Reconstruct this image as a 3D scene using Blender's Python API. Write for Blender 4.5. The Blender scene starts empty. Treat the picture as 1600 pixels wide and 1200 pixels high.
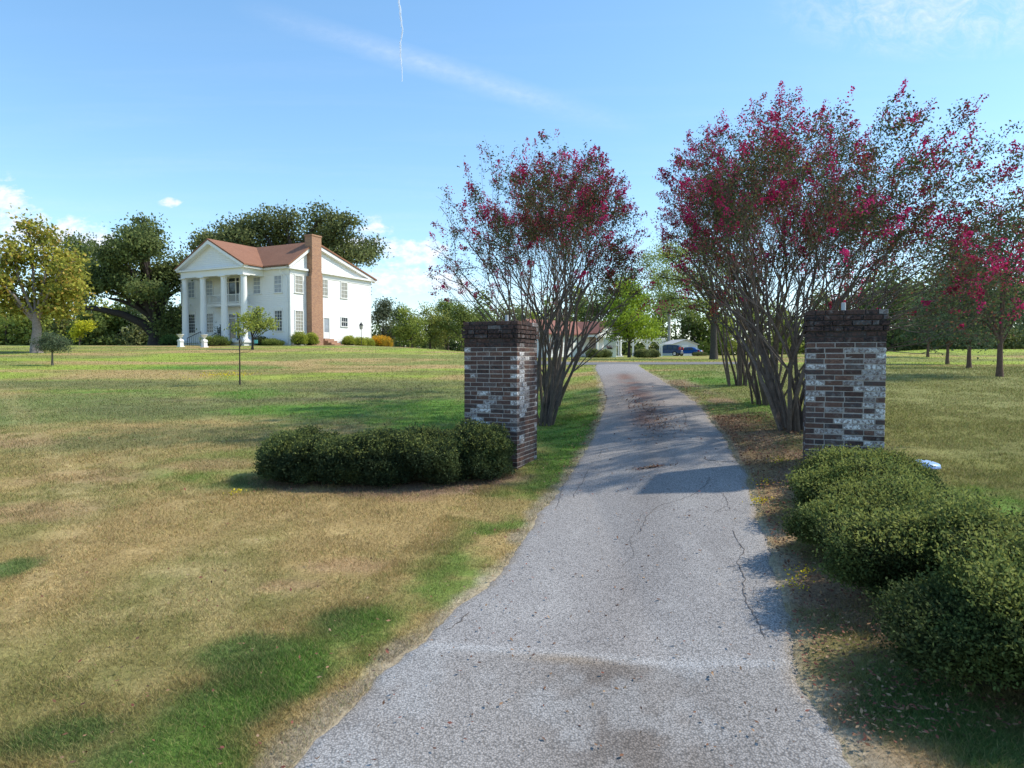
import bpy, math, random
import numpy as np
from mathutils import Vector, Matrix

C = bpy.context.scene
COL = C.collection
PI = math.pi
rng = np.random.default_rng(7)
random.seed(7)

# ------------------------------------------------------------------ camera
F_PX, HOR = 1050.0, 560.0
PITCH = math.atan((600 - HOR) / F_PX)
EYE = np.array([0.0, 0.0, 2.21])
cd = bpy.data.cameras.new('camera')
cd.sensor_width = 36.0
cd.lens = F_PX / 1600 * 36
cd.clip_end = 12000
cd.clip_start = 0.05
cam = bpy.data.objects.new('camera', cd)
COL.objects.link(cam)
cam.location = EYE
cam.rotation_euler = (PI / 2 - PITCH, 0, 0)
C.camera = cam

# ------------------------------------------------------------------ light
SUN_EL, SUN_AZ = math.radians(46), math.radians(6)      # azimuth counted from +X towards +Y
SKY_STRENGTH, SUN_STRENGTH = 0.135, 2.0
C.view_settings.view_transform = 'Standard'
C.view_settings.look = 'None'
C.view_settings.gamma = 1
C.view_settings.exposure = 1.35
C.cycles.max_bounces = 6
C.cycles.transparent_max_bounces = 12
sl = bpy.data.lights.new('sun', 'SUN')
sl.energy = SUN_STRENGTH
sl.angle = math.radians(1.5)
sl.color = (1.0, 0.93, 0.80)
sun = bpy.data.objects.new('sun', sl)
COL.objects.link(sun)
sd = Vector((math.cos(SUN_EL) * math.cos(SUN_AZ), math.cos(SUN_EL) * math.sin(SUN_AZ), math.sin(SUN_EL)))
sun.rotation_euler = sd.to_track_quat('Z', 'Y').to_euler()
sun.location = (40, 5, 40)

w = bpy.data.worlds.new("World")
C.world = w
w.use_nodes = True


def build_world():
    nt = w.node_tree
    nt.nodes.clear()
    N, L = nt.nodes.new, nt.links.new
    out = N('ShaderNodeOutputWorld')
    bg = N('ShaderNodeBackground')
    sky = N('ShaderNodeTexSky')
    sky.sky_type = 'NISHITA'
    sky.sun_disc = False
    sky.sun_elevation = SUN_EL
    sky.sun_rotation = PI / 2 - SUN_AZ
    sky.air_density = 1.0
    sky.dust_density = 0.35
    sky.ozone_density = 3.6
    tc = N('ShaderNodeTexCoord')
    sep = N('ShaderNodeSeparateXYZ')
    L(tc.outputs['Generated'], sep.inputs[0])

    def M(op, a, b=None, c=None, clamp=False):
        n = N('ShaderNodeMath')
        n.operation = op
        n.use_clamp = clamp
        for i, v in enumerate((a, b, c)):
            if v is None:
                continue
            if isinstance(v, (int, float)):
                n.inputs[i].default_value = v
            else:
                L(v, n.inputs[i])
        return n.outputs[0]
    # the sky's clouds live on directions: u = x/y and v = z/y of the view direction, north half only
    yy = M('MAXIMUM', sep.outputs[1], 0.05)
    u = M('DIVIDE', sep.outputs[0], yy)
    v = M('DIVIDE', sep.outputs[2], yy)
    comb = N('ShaderNodeCombineXYZ')
    L(u, comb.inputs[0])
    L(M('MULTIPLY', v, 1.7), comb.inputs[1])

    def noise(scale, detail, rough, vec=comb.outputs[0], dist=0.0):
        n = N('ShaderNodeTexNoise')
        n.inputs['Scale'].default_value = scale
        n.inputs['Detail'].default_value = detail
        n.inputs['Roughness'].default_value = rough
        n.inputs['Distortion'].default_value = dist
        L(vec, n.inputs['Vector'])
        return n.outputs[0]
    n1 = noise(22, 7, 0.6)
    n2 = noise(70, 5, 0.6)
    n3 = noise(7, 6, 0.65, dist=0.6)

    def blob(px, py, rx, ry, power=1.0):
        cu, cv = (px - 800) / F_PX, (HOR - py) / F_PX
        a = M('DIVIDE', M('SUBTRACT', u, cu), rx / F_PX)
        b = M('DIVIDE', M('SUBTRACT', v, cv), ry / F_PX)
        r = M('SQRT', M('ADD', M('MULTIPLY', a, a), M('MULTIPLY', b, b)))
        return M('SUBTRACT', 1.0, r)               # 1 in the centre, 0 at the rim
    total = None
    for px, py, rx, ry in [(5, 318, 75, 42), (60, 372, 150, 40), (150, 392, 120, 34), (-120, 330, 160, 60), (640, 398, 85, 28), (585, 357, 36, 18),
                           (272, 319, 20, 9), (650, 440, 150, 26), (560, 385, 60, 16), (1440, 470, 200, 30), (2000, 300, 260, 90)]:
        bl = blob(px, py, rx, ry)
        s = M('ADD', bl, M('MULTIPLY', M('SUBTRACT', n1, 0.5), 2.6))
        s = M('ADD', s, M('MULTIPLY', M('SUBTRACT', n2, 0.5), 0.8))
        m = M('SMOOTHSTEP', 0.15, 0.75, s) if False else M('MULTIPLY', M('SUBTRACT', s, 0.12), 1.7, clamp=True)
        m = M('MULTIPLY', m, M('MULTIPLY', M('ADD', bl, 0.25), 2.2, clamp=True))
        total = m if total is None else M('MAXIMUM', total, m)
    # thin streaks: rotated, stretched noise
    mp = N('ShaderNodeMapping')
    mp.inputs['Rotation'].default_value = (0, 0, math.radians(-32))
    mp.inputs['Scale'].default_value = (9, 5.5, 1)
    L(comb.outputs[0], mp.inputs[0])
    n4 = noise(2.0, 9, 0.70, mp.outputs[0], 1.2)
    cir = M('MULTIPLY', M('MULTIPLY', M('SUBTRACT', n4, 0.40), 3.4, clamp=True), M('MULTIPLY', blob(1450, 25, 270, 85), 1.5, clamp=True))
    mp2 = N('ShaderNodeMapping')
    mp2.inputs['Rotation'].default_value = (0, 0, math.radians(20))
    mp2.inputs['Scale'].default_value = (1.6, 13, 1)
    L(comb.outputs[0], mp2.inputs[0])
    n5 = noise(1.5, 5, 0.6, mp2.outputs[0], 0.3)
    # one long faint band running down to the right
    ln = M('ADD', M('MULTIPLY', M('SUBTRACT', u, (700 - 800) / F_PX), 0.31), M('SUBTRACT', v, (HOR - 118) / F_PX))
    band = M('SUBTRACT', 1.0, M('MULTIPLY', M('ABSOLUTE', ln), 42.0), clamp=True)
    band = M('MULTIPLY', band, M('MULTIPLY', blob(690, 118, 360, 230), 1.3, clamp=True))
    band = M('MULTIPLY', M('MULTIPLY', band, 0.26), M('ADD', n3, 0.25))
    veil = M('MULTIPLY', M('MULTIPLY', M('SUBTRACT', n5, 0.46), 1.1, clamp=True), M('MULTIPLY', M('SUBTRACT', 0.55, v), 1.3, clamp=True))
    soft = M('ADD', M('ADD', M('MULTIPLY', cir, 0.50), band), M('MULTIPLY', veil, 0.55), clamp=True)
    allc = M('MAXIMUM', M('MULTIPLY', total, 0.88), soft)
    allc = M('MULTIPLY', allc, M('GREATER_THAN', sep.outputs[1], 0.06))
    hs = N('ShaderNodeHueSaturation')
    hs.inputs['Saturation'].default_value = 1.2
    hs.inputs['Hue'].default_value = 0.495
    hs.inputs['Value'].default_value = 1.0
    gm = N('ShaderNodeGamma')               # evens out the bright horizon band
    gm.inputs[1].default_value = 0.80
    L(sky.outputs[0], gm.inputs[0])
    L(gm.outputs[0], hs.inputs['Color'])
    mix = N('ShaderNodeMix')
    mix.data_type = 'RGBA'
    L(allc, mix.inputs[0])
    L(hs.outputs[0], mix.inputs[6])
    cmx = N('ShaderNodeMix')
    cmx.data_type = 'RGBA'
    L(M('MULTIPLY', M('SUBTRACT', n2, 0.35), 3.0, clamp=True), cmx.inputs[0])
    cmx.inputs[6].default_value = (2.5, 2.75, 3.2, 1)
    cmx.inputs[7].default_value = (3.5, 3.55, 3.7, 1)
    L(cmx.outputs[2], mix.inputs[7])
    L(mix.outputs[2], bg.inputs[0])
    bg.inputs[1].default_value = SKY_STRENGTH
    L(bg.outputs[0], out.inputs[0])


build_world()

# ------------------------------------------------------------------ numeric helpers


def _hash(ix, iy, seed):
    h = (ix.astype(np.int64) * 374761393 + iy.astype(np.int64) * 668265263 + seed * 974634777) & 0x7fffffff
    h = ((h ^ (h >> 13)) * 1274126177) & 0x7fffffff
    return ((h ^ (h >> 16)) & 0xffff) / 65535.0


def vnoise(x, y, seed=0):
    x, y = np.asarray(x, float), np.asarray(y, float)
    ix, iy = np.floor(x), np.floor(y)
    fx, fy = x - ix, y - iy
    fx, fy = fx * fx * (3 - 2 * fx), fy * fy * (3 - 2 * fy)
    a, b = _hash(ix, iy, seed), _hash(ix + 1, iy, seed)
    c, d = _hash(ix, iy + 1, seed), _hash(ix + 1, iy + 1, seed)
    return (a * (1 - fx) + b * fx) * (1 - fy) + (c * (1 - fx) + d * fx) * fy


def fbm(x, y, seed=0, oct=4):
    s, amp, tot = 0, 1.0, 0
    for i in range(oct):
        s = s + amp * vnoise(x * 2 ** i, y * 2 ** i, seed + i * 17)
        tot += amp
        amp *= 0.55
    return s / tot


def sstep(a, b, x):
    t = np.clip((np.asarray(x, float) - a) / (b - a), 0, 1)
    return t * t * (3 - 2 * t)


def T(x, y):
    """height of the ground"""
    x, y = np.asarray(x, float), np.asarray(y, float)
    plane = 0.0533 * np.maximum(y, -25)
    r = x / np.maximum(y, 18.0)
    cap = np.interp(r, [-1.2, -0.24, -0.16, -0.07, 0.02, 0.10, 0.36, 0.50, 0.62, 1.5],
                    [3.60, 3.60, 3.30, 2.75, 2.15, 1.98, 1.98, 2.5, 3.0, 3.2])
    cap = cap + 0.0085 * np.clip(y - 36, 0, 120) * sstep(-0.02, 0.1, r) * (1 - sstep(0.40, 0.6, r))
    k = 0.30
    h = np.clip(0.5 + 0.5 * (cap - plane) / k, 0, 1)
    z = cap * (1 - h) + plane * h - k * h * (1 - h)
    rise = 0.14 * np.clip(x - 1.0, 0, None)
    rise = 0.55 * (1 - np.exp(-rise / 0.55 - (rise / 0.55) ** 2 * 0.35))
    z = z + rise * (1 - sstep(20, 38, y))
    z = z + 0.10 * (fbm(x * 0.10, y * 0.10, 5, 3) - 0.5) * sstep(3, 8, np.abs(x - 1.0 - 0.2 * y) + 0 * y) * (1 - sstep(25, 40, y))
    return z


CP, SP = math.cos(PITCH), math.sin(PITCH)


def ray(px, py):
    a, b = (px - 800) / F_PX, (600 - py) / F_PX
    return np.array([a, CP + b * SP, b * CP - SP])


def P(px, py, Y):
    d = ray(px, py)
    return EYE + d * (Y / d[1])


def G(px, py, lift=0.0):
    d = ray(px, py)
    d = d / d[1]
    ts = np.concatenate([np.linspace(1.5, 30, 600), np.linspace(30.05, 130, 800)])
    pts = EYE[None] + ts[:, None] * d[None]
    f = pts[:, 2] - T(pts[:, 0], pts[:, 1])
    i = np.argmax(f < 0)
    if f[i] >= 0:
        i = len(ts) - 1
    a, b = ts[max(i - 1, 0)], ts[i]
    for _ in range(24):
        m = (a + b) / 2
        p = EYE + m * d
        if p[2] - float(T(p[0], p[1])) > 0:
            a = m
        else:
            b = m
    p = EYE + b * d
    p[2] = float(T(p[0], p[1])) + lift
    return p


def ground_at(px, Y, sink=0.0):
    """the point of the ground at depth Y that shows in picture column px"""
    x = (px - 800) / F_PX * Y
    return np.array([x, Y, float(T(x, Y)) - sink])


# ------------------------------------------------------------------ mesh helpers
class Geo:
    def __init__(self):
        self.v, self.f, self.n, self.col, self.mi = [], [], 0, [], []

    def add(self, v, f, col=None, mi=0):
        """v (n,3); f (m,k) int array; col (3,) or (m,3)"""
        v = np.asarray(v, float)
        f = np.asarray(f, np.int64)
        self.v.append(v)
        self.f.append(f + self.n)
        m = len(f)
        if col is None:
            col = (1, 1, 1)
        c = np.asarray(col, float)
        if c.ndim == 1:
            c = np.tile(c, (m, 1))
        self.col.append(c)
        self.mi.append(np.full(m, mi, np.int32))
        self.n += len(v)

    def box(self, x0, x1, y0, y1, z0, z1, col=None, mi=0):
        v = [(x, y, z) for z in (z0, z1) for y in (y0, y1) for x in (x0, x1)]
        f = [(0, 2, 3, 1), (4, 5, 7, 6), (0, 1, 5, 4), (2, 6, 7, 3), (0, 4, 6, 2), (1, 3, 7, 5)]
        self.add(v, f, col, mi)

    def prism(self, poly, axis, a, b, col=None, mi=0):
        """extrude a polygon. axis 'x': poly is (y,z); 'y': (x,z); 'z': (x,y)"""
        n = len(poly)
        mk = {'x': lambda p, t: (t, p[0], p[1]), 'y': lambda p, t: (p[0], t, p[1]), 'z': lambda p, t: (p[0], p[1], t)}[axis]
        v = [mk(p, a) for p in poly] + [mk(p, b) for p in poly]
        base = self.n
        self.add(v, [(i, (i + 1) % n, (i + 1) % n + n, i + n) for i in range(n)], col, mi)
        # caps share the vertices
        for cap in ([list(range(n))[::-1]], [[i + n for i in range(n)]]):
            self.f.append(np.asarray(cap) + base)
            self.col.append(np.tile(np.asarray(col if col is not None else (1, 1, 1), float), (1, 1)))
            self.mi.append(np.full(1, mi, np.int32))

    def bar(self, p, q, wd, ht, col=None, mi=0):
        p, q = np.asarray(p, float), np.asarray(q, float)
        d = (q - p) / max(np.linalg.norm(q - p), 1e-9)
        up = np.array([0, 0, 1.0]) if abs(d[2]) < 0.95 else np.array([0, 1.0, 0])
        s = np.cross(d, up)
        s /= np.linalg.norm(s)
        u = np.cross(s, d)
        v = [e + s * a * wd / 2 + u * b * ht / 2 for e in (p, q) for a, b in ((-1, -1), (1, -1), (1, 1), (-1, 1))]
        self.add(v, [(0, 1, 2, 3), (7, 6, 5, 4), (0, 4, 5, 1), (1, 5, 6, 2), (2, 6, 7, 3), (3, 7, 4, 0)], col, mi)

    def tube(self, pts, rad, k=6, col=None, mi=0):
        pts = np.asarray(pts, float)
        n = len(pts)
        rad = np.full(n, rad) if np.isscalar(rad) else np.asarray(rad, float)
        tan = np.gradient(pts, axis=0)
        tan /= np.maximum(np.linalg.norm(tan, axis=1, keepdims=True), 1e-9)
        ref = np.array([1.0, 0.13, 0.07]) if abs(tan[0, 0]) < 0.9 else np.array([0.1, 1.0, 0.1])
        s = ref[None] - tan * (tan @ ref)[:, None]
        s /= np.linalg.norm(s, axis=1, keepdims=True)
        u = np.cross(tan, s)
        a = np.arange(k) * 2 * PI / k
        v = pts[:, None] + rad[:, None, None] * (np.cos(a)[None, :, None] * s[:, None] + np.sin(a)[None, :, None] * u[:, None])
        v = v.reshape(-1, 3)
        i, j = np.meshgrid(np.arange(n - 1), np.arange(k), indexing='ij')
        i, j = i.ravel(), j.ravel()
        j2 = (j + 1) % k
        self.add(v, np.stack([i * k + j, i * k + j2, (i + 1) * k + j2, (i + 1) * k + j], 1), col, mi)

    def lathe(self, prof, c=(0, 0, 0), k=16, col=None, mi=0):
        """prof: (r, z) list"""
        prof = np.asarray(prof, float)
        a = np.arange(k) * 2 * PI / k
        v = np.stack([prof[:, None, 0] * np.cos(a)[None] + c[0], prof[:, None, 0] * np.sin(a)[None] + c[1],
                      np.repeat(prof[:, 1:2], k, 1) + c[2]], 2).reshape(-1, 3)
        n = len(prof)
        i, j = np.meshgrid(np.arange(n - 1), np.arange(k), indexing='ij')
        i, j = i.ravel(), j.ravel()
        j2 = (j + 1) % k
        self.add(v, np.stack([i * k + j, i * k + j2, (i + 1) * k + j2, (i + 1) * k + j], 1), col, mi)

    def leaves(self, cen, size, axis=None, aspect=0.5, col=None, mi=0, r=rng, spread=1.0):
        """pointed four-corner leaves, one face each, folded along a random axis"""
        cen = np.asarray(cen, float)
        n = len(cen)
        d = r.normal(size=(n, 3))
        if axis is not None:
            d = d * spread + np.asarray(axis, float)
        d /= np.maximum(np.linalg.norm(d, axis=1, keepdims=True), 1e-9)
        e = r.normal(size=(n, 3))
        s = np.cross(d, e)
        s /= np.maximum(np.linalg.norm(s, axis=1, keepdims=True), 1e-9)
        L = (size * (0.7 + 0.6 * r.random(n)))[:, None]
        W = L * aspect
        a = cen - d * L * 0.5
        b = cen + s * W * 0.5 + d * L * 0.05
        c = cen + d * L * 0.5
        e2 = cen - s * W * 0.5 + d * L * 0.05
        v = np.stack([a, b, c, e2], 1).reshape(-1, 3)
        self.add(v, np.arange(n * 4).reshape(n, 4), col, mi)

    def build(self, name, mats, parent=None, loc=None, smooth=False, attr=True):
        me = bpy.data.meshes.new(name)
        V = np.concatenate(self.v)
        me.vertices.add(len(V))
        me.vertices.foreach_set('co', V.ravel())
        loops = np.concatenate([f.ravel() for f in self.f])
        tot = np.concatenate([np.full(len(f), f.shape[1], np.int32) for f in self.f])
        start = np.concatenate([[0], np.cumsum(tot)[:-1]])
        me.loops.add(len(loops))
        me.loops.foreach_set('vertex_index', loops.astype(np.int32))
        me.polygons.add(len(tot))
        me.polygons.foreach_set('loop_start', start.astype(np.int32))
        me.polygons.foreach_set('loop_total', tot)
        me.polygons.foreach_set('use_smooth', np.full(len(tot), bool(smooth)))
        if not isinstance(mats, (list, tuple)):
            mats = [mats]
        for m in mats:
            me.materials.append(m)
        me.polygons.foreach_set('material_index', np.concatenate(self.mi))
        if attr:
            c = np.concatenate(self.col)
            at = me.attributes.new('tint', 'FLOAT_COLOR', 'FACE')
            at.data.foreach_set('color', np.concatenate([c, np.ones((len(c), 1))], 1).ravel())
        me.update(calc_edges=True)
        me.validate()
        o = bpy.data.objects.new(name, me)
        COL.objects.link(o)
        if parent is not None:
            o.parent = parent
        if loc is not None:
            o.location = loc
        return o


def tag(o, label=None, cat=None, group=None, kind=None):
    if label:
        o['label'] = label
    if cat:
        o['category'] = cat
    if group:
        o['group'] = group
    if kind:
        o['kind'] = kind
    return o


def thing(name, label, cat, loc=(0, 0, 0), rotz=0.0, group=None):
    o = bpy.data.objects.new(name, None)
    COL.objects.link(o)
    o.empty_display_size = 0.3
    o.location = loc
    o.rotation_euler = (0, 0, rotz)
    return tag(o, label, cat, group)


def copy_part(o, parent, loc=None, name=None):
    c = o.copy()
    COL.objects.link(c)
    c.parent = parent
    if loc is not None:
        c.location = loc
    return c


# ------------------------------------------------------------------ materials
def mat(name, color, rough=0.7, noise=None, bump=None, tint=False, metallic=0.0, spec=0.5, translucent=0.0, noise2=None):
    """color (r,g,b). noise=(scale, amount): value mottling in object space. tint: multiply by the face attribute"""
    m = bpy.data.materials.new(name)
    m.use_nodes = True
    nt = m.node_tree
    N, L = nt.nodes.new, nt.links.new
    b = nt.nodes['Principled BSDF']
    b.inputs['Roughness'].default_value = rough
    b.inputs['Metallic'].default_value = metallic
    b.inputs['Specular IOR Level'].default_value = spec
    cur = None

    def mul(a, bb):
        x = N('ShaderNodeMix')
        x.data_type = 'RGBA'
        x.blend_type = 'MULTIPLY'
        x.inputs[0].default_value = 1
        for i, v in ((6, a), (7, bb)):
            if isinstance(v, tuple):
                x.inputs[i].default_value = (*v, 1)
            else:
                L(v, x.inputs[i])
        return x.outputs[2]
    cur = color
    if tint:
        at = N('ShaderNodeAttribute')
        at.attribute_name = 'tint'
        cur = mul(at.outputs['Color'], color)
    tc = N('ShaderNodeTexCoord')
    for nz in (noise, noise2):
        if nz:
            n = N('ShaderNodeTexNoise')
            n.inputs['Scale'].default_value = nz[0]
            n.inputs['Detail'].default_value = 6
            n.inputs['Roughness'].default_value = 0.65
            L(tc.outputs['Object'], n.inputs['Vector'])
            mr = N('ShaderNodeMapRange')
            mr.inputs[1].default_value = 0.25
            mr.inputs[2].default_value = 0.75
            mr.inputs[3].default_value = 1 - nz[1]
            mr.inputs[4].default_value = 1 + nz[1]
            L(n.outputs[0], mr.inputs[0])
            rgb = N('ShaderNodeCombineColor')
            for i in range(3):
                L(mr.outputs[0], rgb.inputs[i])
            cur = mul(cur, rgb.outputs[0])
    if isinstance(cur, tuple):
        b.inputs['Base Color'].default_value = (*cur, 1)
    else:
        L(cur, b.inputs['Base Color'])
    if bump:
        n = N('ShaderNodeTexNoise')
        n.inputs['Scale'].default_value = bump[0]
        n.inputs['Detail'].default_value = 5
        L(tc.outputs['Object'], n.inputs['Vector'])
        bp = N('ShaderNodeBump')
        bp.inputs['Strength'].default_value = bump[1]
        bp.inputs['Distance'].default_value = bump[2] if len(bump) > 2 else 0.01
        L(n.outputs[0], bp.inputs['Height'])
        L(bp.outputs[0], b.inputs['Normal'])
    if translucent:
        tr = N('ShaderNodeBsdfTranslucent')
        if isinstance(cur, tuple):
            tr.inputs[0].default_value = (*cur, 1)
        else:
            L(cur, tr.inputs[0])
        ms = N('ShaderNodeMixShader')
        ms.inputs[0].default_value = translucent
        L(b.outputs[0], ms.inputs[1])
        L(tr.outputs[0], ms.inputs[2])
        L(ms.outputs[0], nt.nodes['Material Output'].inputs[0])
    return m


M_LEAF = mat('leaf', (1.65, 1.65, 1.45), 0.7, tint=True, translucent=0.38, spec=0.12)
M_LEAF_MATTE = mat('matte_leaf', (1.75, 1.7, 1.5), 0.8, tint=True, translucent=0.40, spec=0.1)
M_CORE = mat('dark_core', (0.020, 0.022, 0.012), 0.95, spec=0.05)  # near-black fill standing in for shade deep inside the bushes
M_PETAL = mat('petal', (1, 1, 1), 0.6, tint=True, translucent=0.35, spec=0.15)
M_BARK = mat('bark', (1, 1, 1), 0.9, noise=(9, 0.35), noise2=(40, 0.25), bump=(30, 0.6, 0.01), tint=True, spec=0.15)
M_BLADE = mat('grass_blade', (1, 1, 1), 0.7, tint=True, translucent=0.35, spec=0.15)
M_DRY_LEAF = mat('dry_leaf', (1, 1, 1), 0.8, tint=True, spec=0.1)
M_WHITE = mat('white_paint', (0.74, 0.74, 0.73), 0.5, noise=(1.2, 0.03))
M_WHITE_TRIM = mat('white_trim', (0.75, 0.75, 0.735), 0.45)
M_DARK_METAL = mat('dark_metal', (0.03, 0.03, 0.035), 0.5)
M_BLACK = mat('black_paint', (0.015, 0.015, 0.017), 0.4)
M_STONE = mat('white_stone', (0.72, 0.71, 0.68), 0.7, noise=(6, 0.12))


def siding_mat():
    m = mat('white_siding', (0.78, 0.78, 0.77), 0.55, noise=(0.6, 0.04))
    nt = m.node_tree
    N, L = nt.nodes.new, nt.links.new
    tc = N('ShaderNodeTexCoord')
    sep = N('ShaderNodeSeparateXYZ')
    L(tc.outputs['Object'], sep.inputs[0])
    md = N('ShaderNodeMath')
    md.operation = 'FRACT'
    dv = N('ShaderNodeMath')
    dv.operation = 'DIVIDE'
    dv.inputs[1].default_value = 0.19
    L(sep.outputs[2], dv.inputs[0])
    L(dv.outputs[0], md.inputs[0])
    inv = N('ShaderNodeMath')
    inv.operation = 'SUBTRACT'
    inv.inputs[0].default_value = 1.0
    L(md.outputs[0], inv.inputs[1])
    bp = N('ShaderNodeBump')
    bp.inputs['Strength'].default_value = 0.9
    bp.inputs['Distance'].default_value = 0.025
    L(inv.outputs[0], bp.inputs['Height'])
    L(bp.outputs[0], nt.nodes['Principled BSDF'].inputs['Normal'])
    return m


M_SIDING = siding_mat()


def roof_mat(name, color):
    m = mat(name, color, 0.85, noise=(0.7, 0.12), noise2=(7, 0.22), spec=0.2)
    return m


M_ROOF = roof_mat('red_shingles', (0.255, 0.125, 0.078))
M_GLASS = mat('window_glass', (0.055, 0.065, 0.075), 0.08, noise=(1.3, 0.5))
M_BLIND = mat('window_with_blind', (0.30, 0.33, 0.37), 0.25, noise=(1.3, 0.25))
M_WARM_GLASS = mat('blind_window_painted_sunlit', (0.30, 0.29, 0.25), 0.25, noise=(1.5, 0.35))  # warm copy of the blind glass, sunlight painted into its tone


def brick_wall_mat():
    m = bpy.data.materials.new('orange_brick')
    m.use_nodes = True
    nt = m.node_tree
    N, L = nt.nodes.new, nt.links.new
    b = nt.nodes['Principled BSDF']
    b.inputs['Roughness'].default_value = 0.85
    tc = N('ShaderNodeTexCoord')
    mp = N('ShaderNodeMapping')
    mp.inputs['Rotation'].default_value = (PI / 2, 0, 0)
    sep = N('ShaderNodeSeparateXYZ')
    L(tc.outputs['Object'], sep.inputs[0])
    ad = N('ShaderNodeMath')
    L(sep.outputs[0], ad.inputs[0])
    L(sep.outputs[1], ad.inputs[1])
    cb = N('ShaderNodeCombineXYZ')
    L(ad.outputs[0], cb.inputs[0])
    L(sep.outputs[2], cb.inputs[1])
    br = N('ShaderNodeTexBrick')
    br.inputs['Scale'].default_value = 1.0
    br.inputs['Brick Width'].default_value = 0.21
    br.inputs['Row Height'].default_value = 0.072
    br.inputs['Mortar Size'].default_value = 0.007
    br.inputs['Color1'].default_value = (0.40, 0.20, 0.105, 1)
    br.inputs['Color2'].default_value = (0.25, 0.115, 0.07, 1)
    br.inputs['Mortar'].default_value = (0.36, 0.28, 0.21, 1)
    L(cb.outputs[0], br.inputs['Vector'])
    L(br.outputs[0], b.inputs['Base Color'])
    return m


M_BRICK = brick_wall_mat()
# ------------------------------------------------------------------ the drive's outline, traced on the ground
LEFT_EDGE = [(451, 1200), (480, 1157), (564, 1083), (622, 1026), (658, 1005), (706, 952), (758, 915), (795, 879), (816, 842), (842, 800), (862, 778),
             (882, 752), (905, 715), (918, 695), (927, 680), (935, 662), (943, 640), (946, 622), (941, 602), (935, 587), (929, 576), (931, 570)]
RIGHT_EDGE = [(1345, 1200), (1320, 1160), (1281, 1110), (1246, 1057), (1241, 1026), (1231, 952), (1210, 870), (1192, 826), (1184, 790), (1170, 745), (1153, 720),
              (1142, 695), (1122, 670), (1102, 643), (1085, 626), (1060, 610), (1030, 591), (1010, 579), (998, 572), (1000, 570)]


def edge_x(tbl, y):
    t = sorted(tbl, key=lambda p: p[1])
    return np.interp(y, [p[1] for p in t], [p[0] for p in t])


ROWS = np.concatenate([np.linspace(1200, 800, 60), np.linspace(795, 640, 60), np.linspace(637, 570, 42)])
EL = np.array([G(float(edge_x(LEFT_EDGE, y)), float(y)) for y in ROWS])
ER = np.array([G(float(edge_x(RIGHT_EDGE, y)), float(y)) for y in ROWS])
# carry both edges on behind the camera, flaring to the street
back = np.linspace(-4, 2.9, 24)
lx0, rx0 = EL[0], ER[0]
BL = np.stack([np.interp(back, [-4, lx0[1]], [-3.0, lx0[0]]), np.interp(back, [-4, 2.9], [-4, lx0[1] - 0.1])], 1)
BR = np.stack([np.interp(back, [-4, rx0[1]], [3.6, rx0[0]]), np.interp(back, [-4, 2.9], [-4, rx0[1] - 0.1])], 1)
EL2 = np.concatenate([BL, EL[:, :2]])
ER2 = np.concatenate([BR, ER[:, :2]])


def poly_dist(pts, x, y):
    """distance from (x,y) arrays to a polyline"""
    x, y = np.asarray(x, float), np.asarray(y, float)
    best = np.full(x.shape, 1e9)
    pp = pts[::2] if len(pts) > 60 else pts
    for a, b in zip(pp[:-1], pp[1:]):
        ab = b - a
        L2 = max(ab @ ab, 1e-9)
        t = np.clip(((x - a[0]) * ab[0] + (y - a[1]) * ab[1]) / L2, 0, 1)
        best = np.minimum(best, (x - a[0] - t * ab[0]) ** 2 + (y - a[1] - t * ab[1]) ** 2)
    return np.sqrt(best)


def lr_at(y):
    o1, o2 = np.argsort(EL2[:, 1]), np.argsort(ER2[:, 1])
    return np.interp(y, EL2[o1, 1], EL2[o1, 0]), np.interp(y, ER2[o2, 1], ER2[o2, 0])


YEND = float(min(EL[-1, 1], ER[-1, 1]))


def side_dist(x, y):
    """signed metres outside the drive: left negative side and right side separately (positive = outside)"""
    l, r = lr_at(y)
    return l - x, x - r


# ------------------------------------------------------------------ lawn colour (dry, green and bare grass, with some sun and shade painted in)
DRY = np.array([0.39, 0.28, 0.120])
STRAW = np.array([0.47, 0.36, 0.175])
OLIVE = np.array([0.185, 0.185, 0.058])
GREEN = np.array([0.115, 0.215, 0.036])
DKGREEN = np.array([0.095, 0.155, 0.042])
LIME = np.array([0.29, 0.35, 0.06])
DIRT = np.array([0.22, 0.135, 0.085])
LITTER = np.array([0.30, 0.20, 0.135])
SANDY = np.array([0.40, 0.335, 0.245])


def gpatch(px, py, rx, ry, x, y):
    """soft ellipse on the ground whose centre shows at (px,py), radii in metres along x and y"""
    c = G(px, py)
    d = np.sqrt(((x - c[0]) / rx) ** 2 + ((y - c[1]) / ry) ** 2)
    n = 0.55 * fbm(x * 1.3 + 7, y * 0.9 + 3, 91, 3) + 0.45 * fbm(x * 6.5, y * 5.0, 92, 3) - 0.5
    return 1 - sstep(0.40, 1.20, d + n * 1.7)


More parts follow.
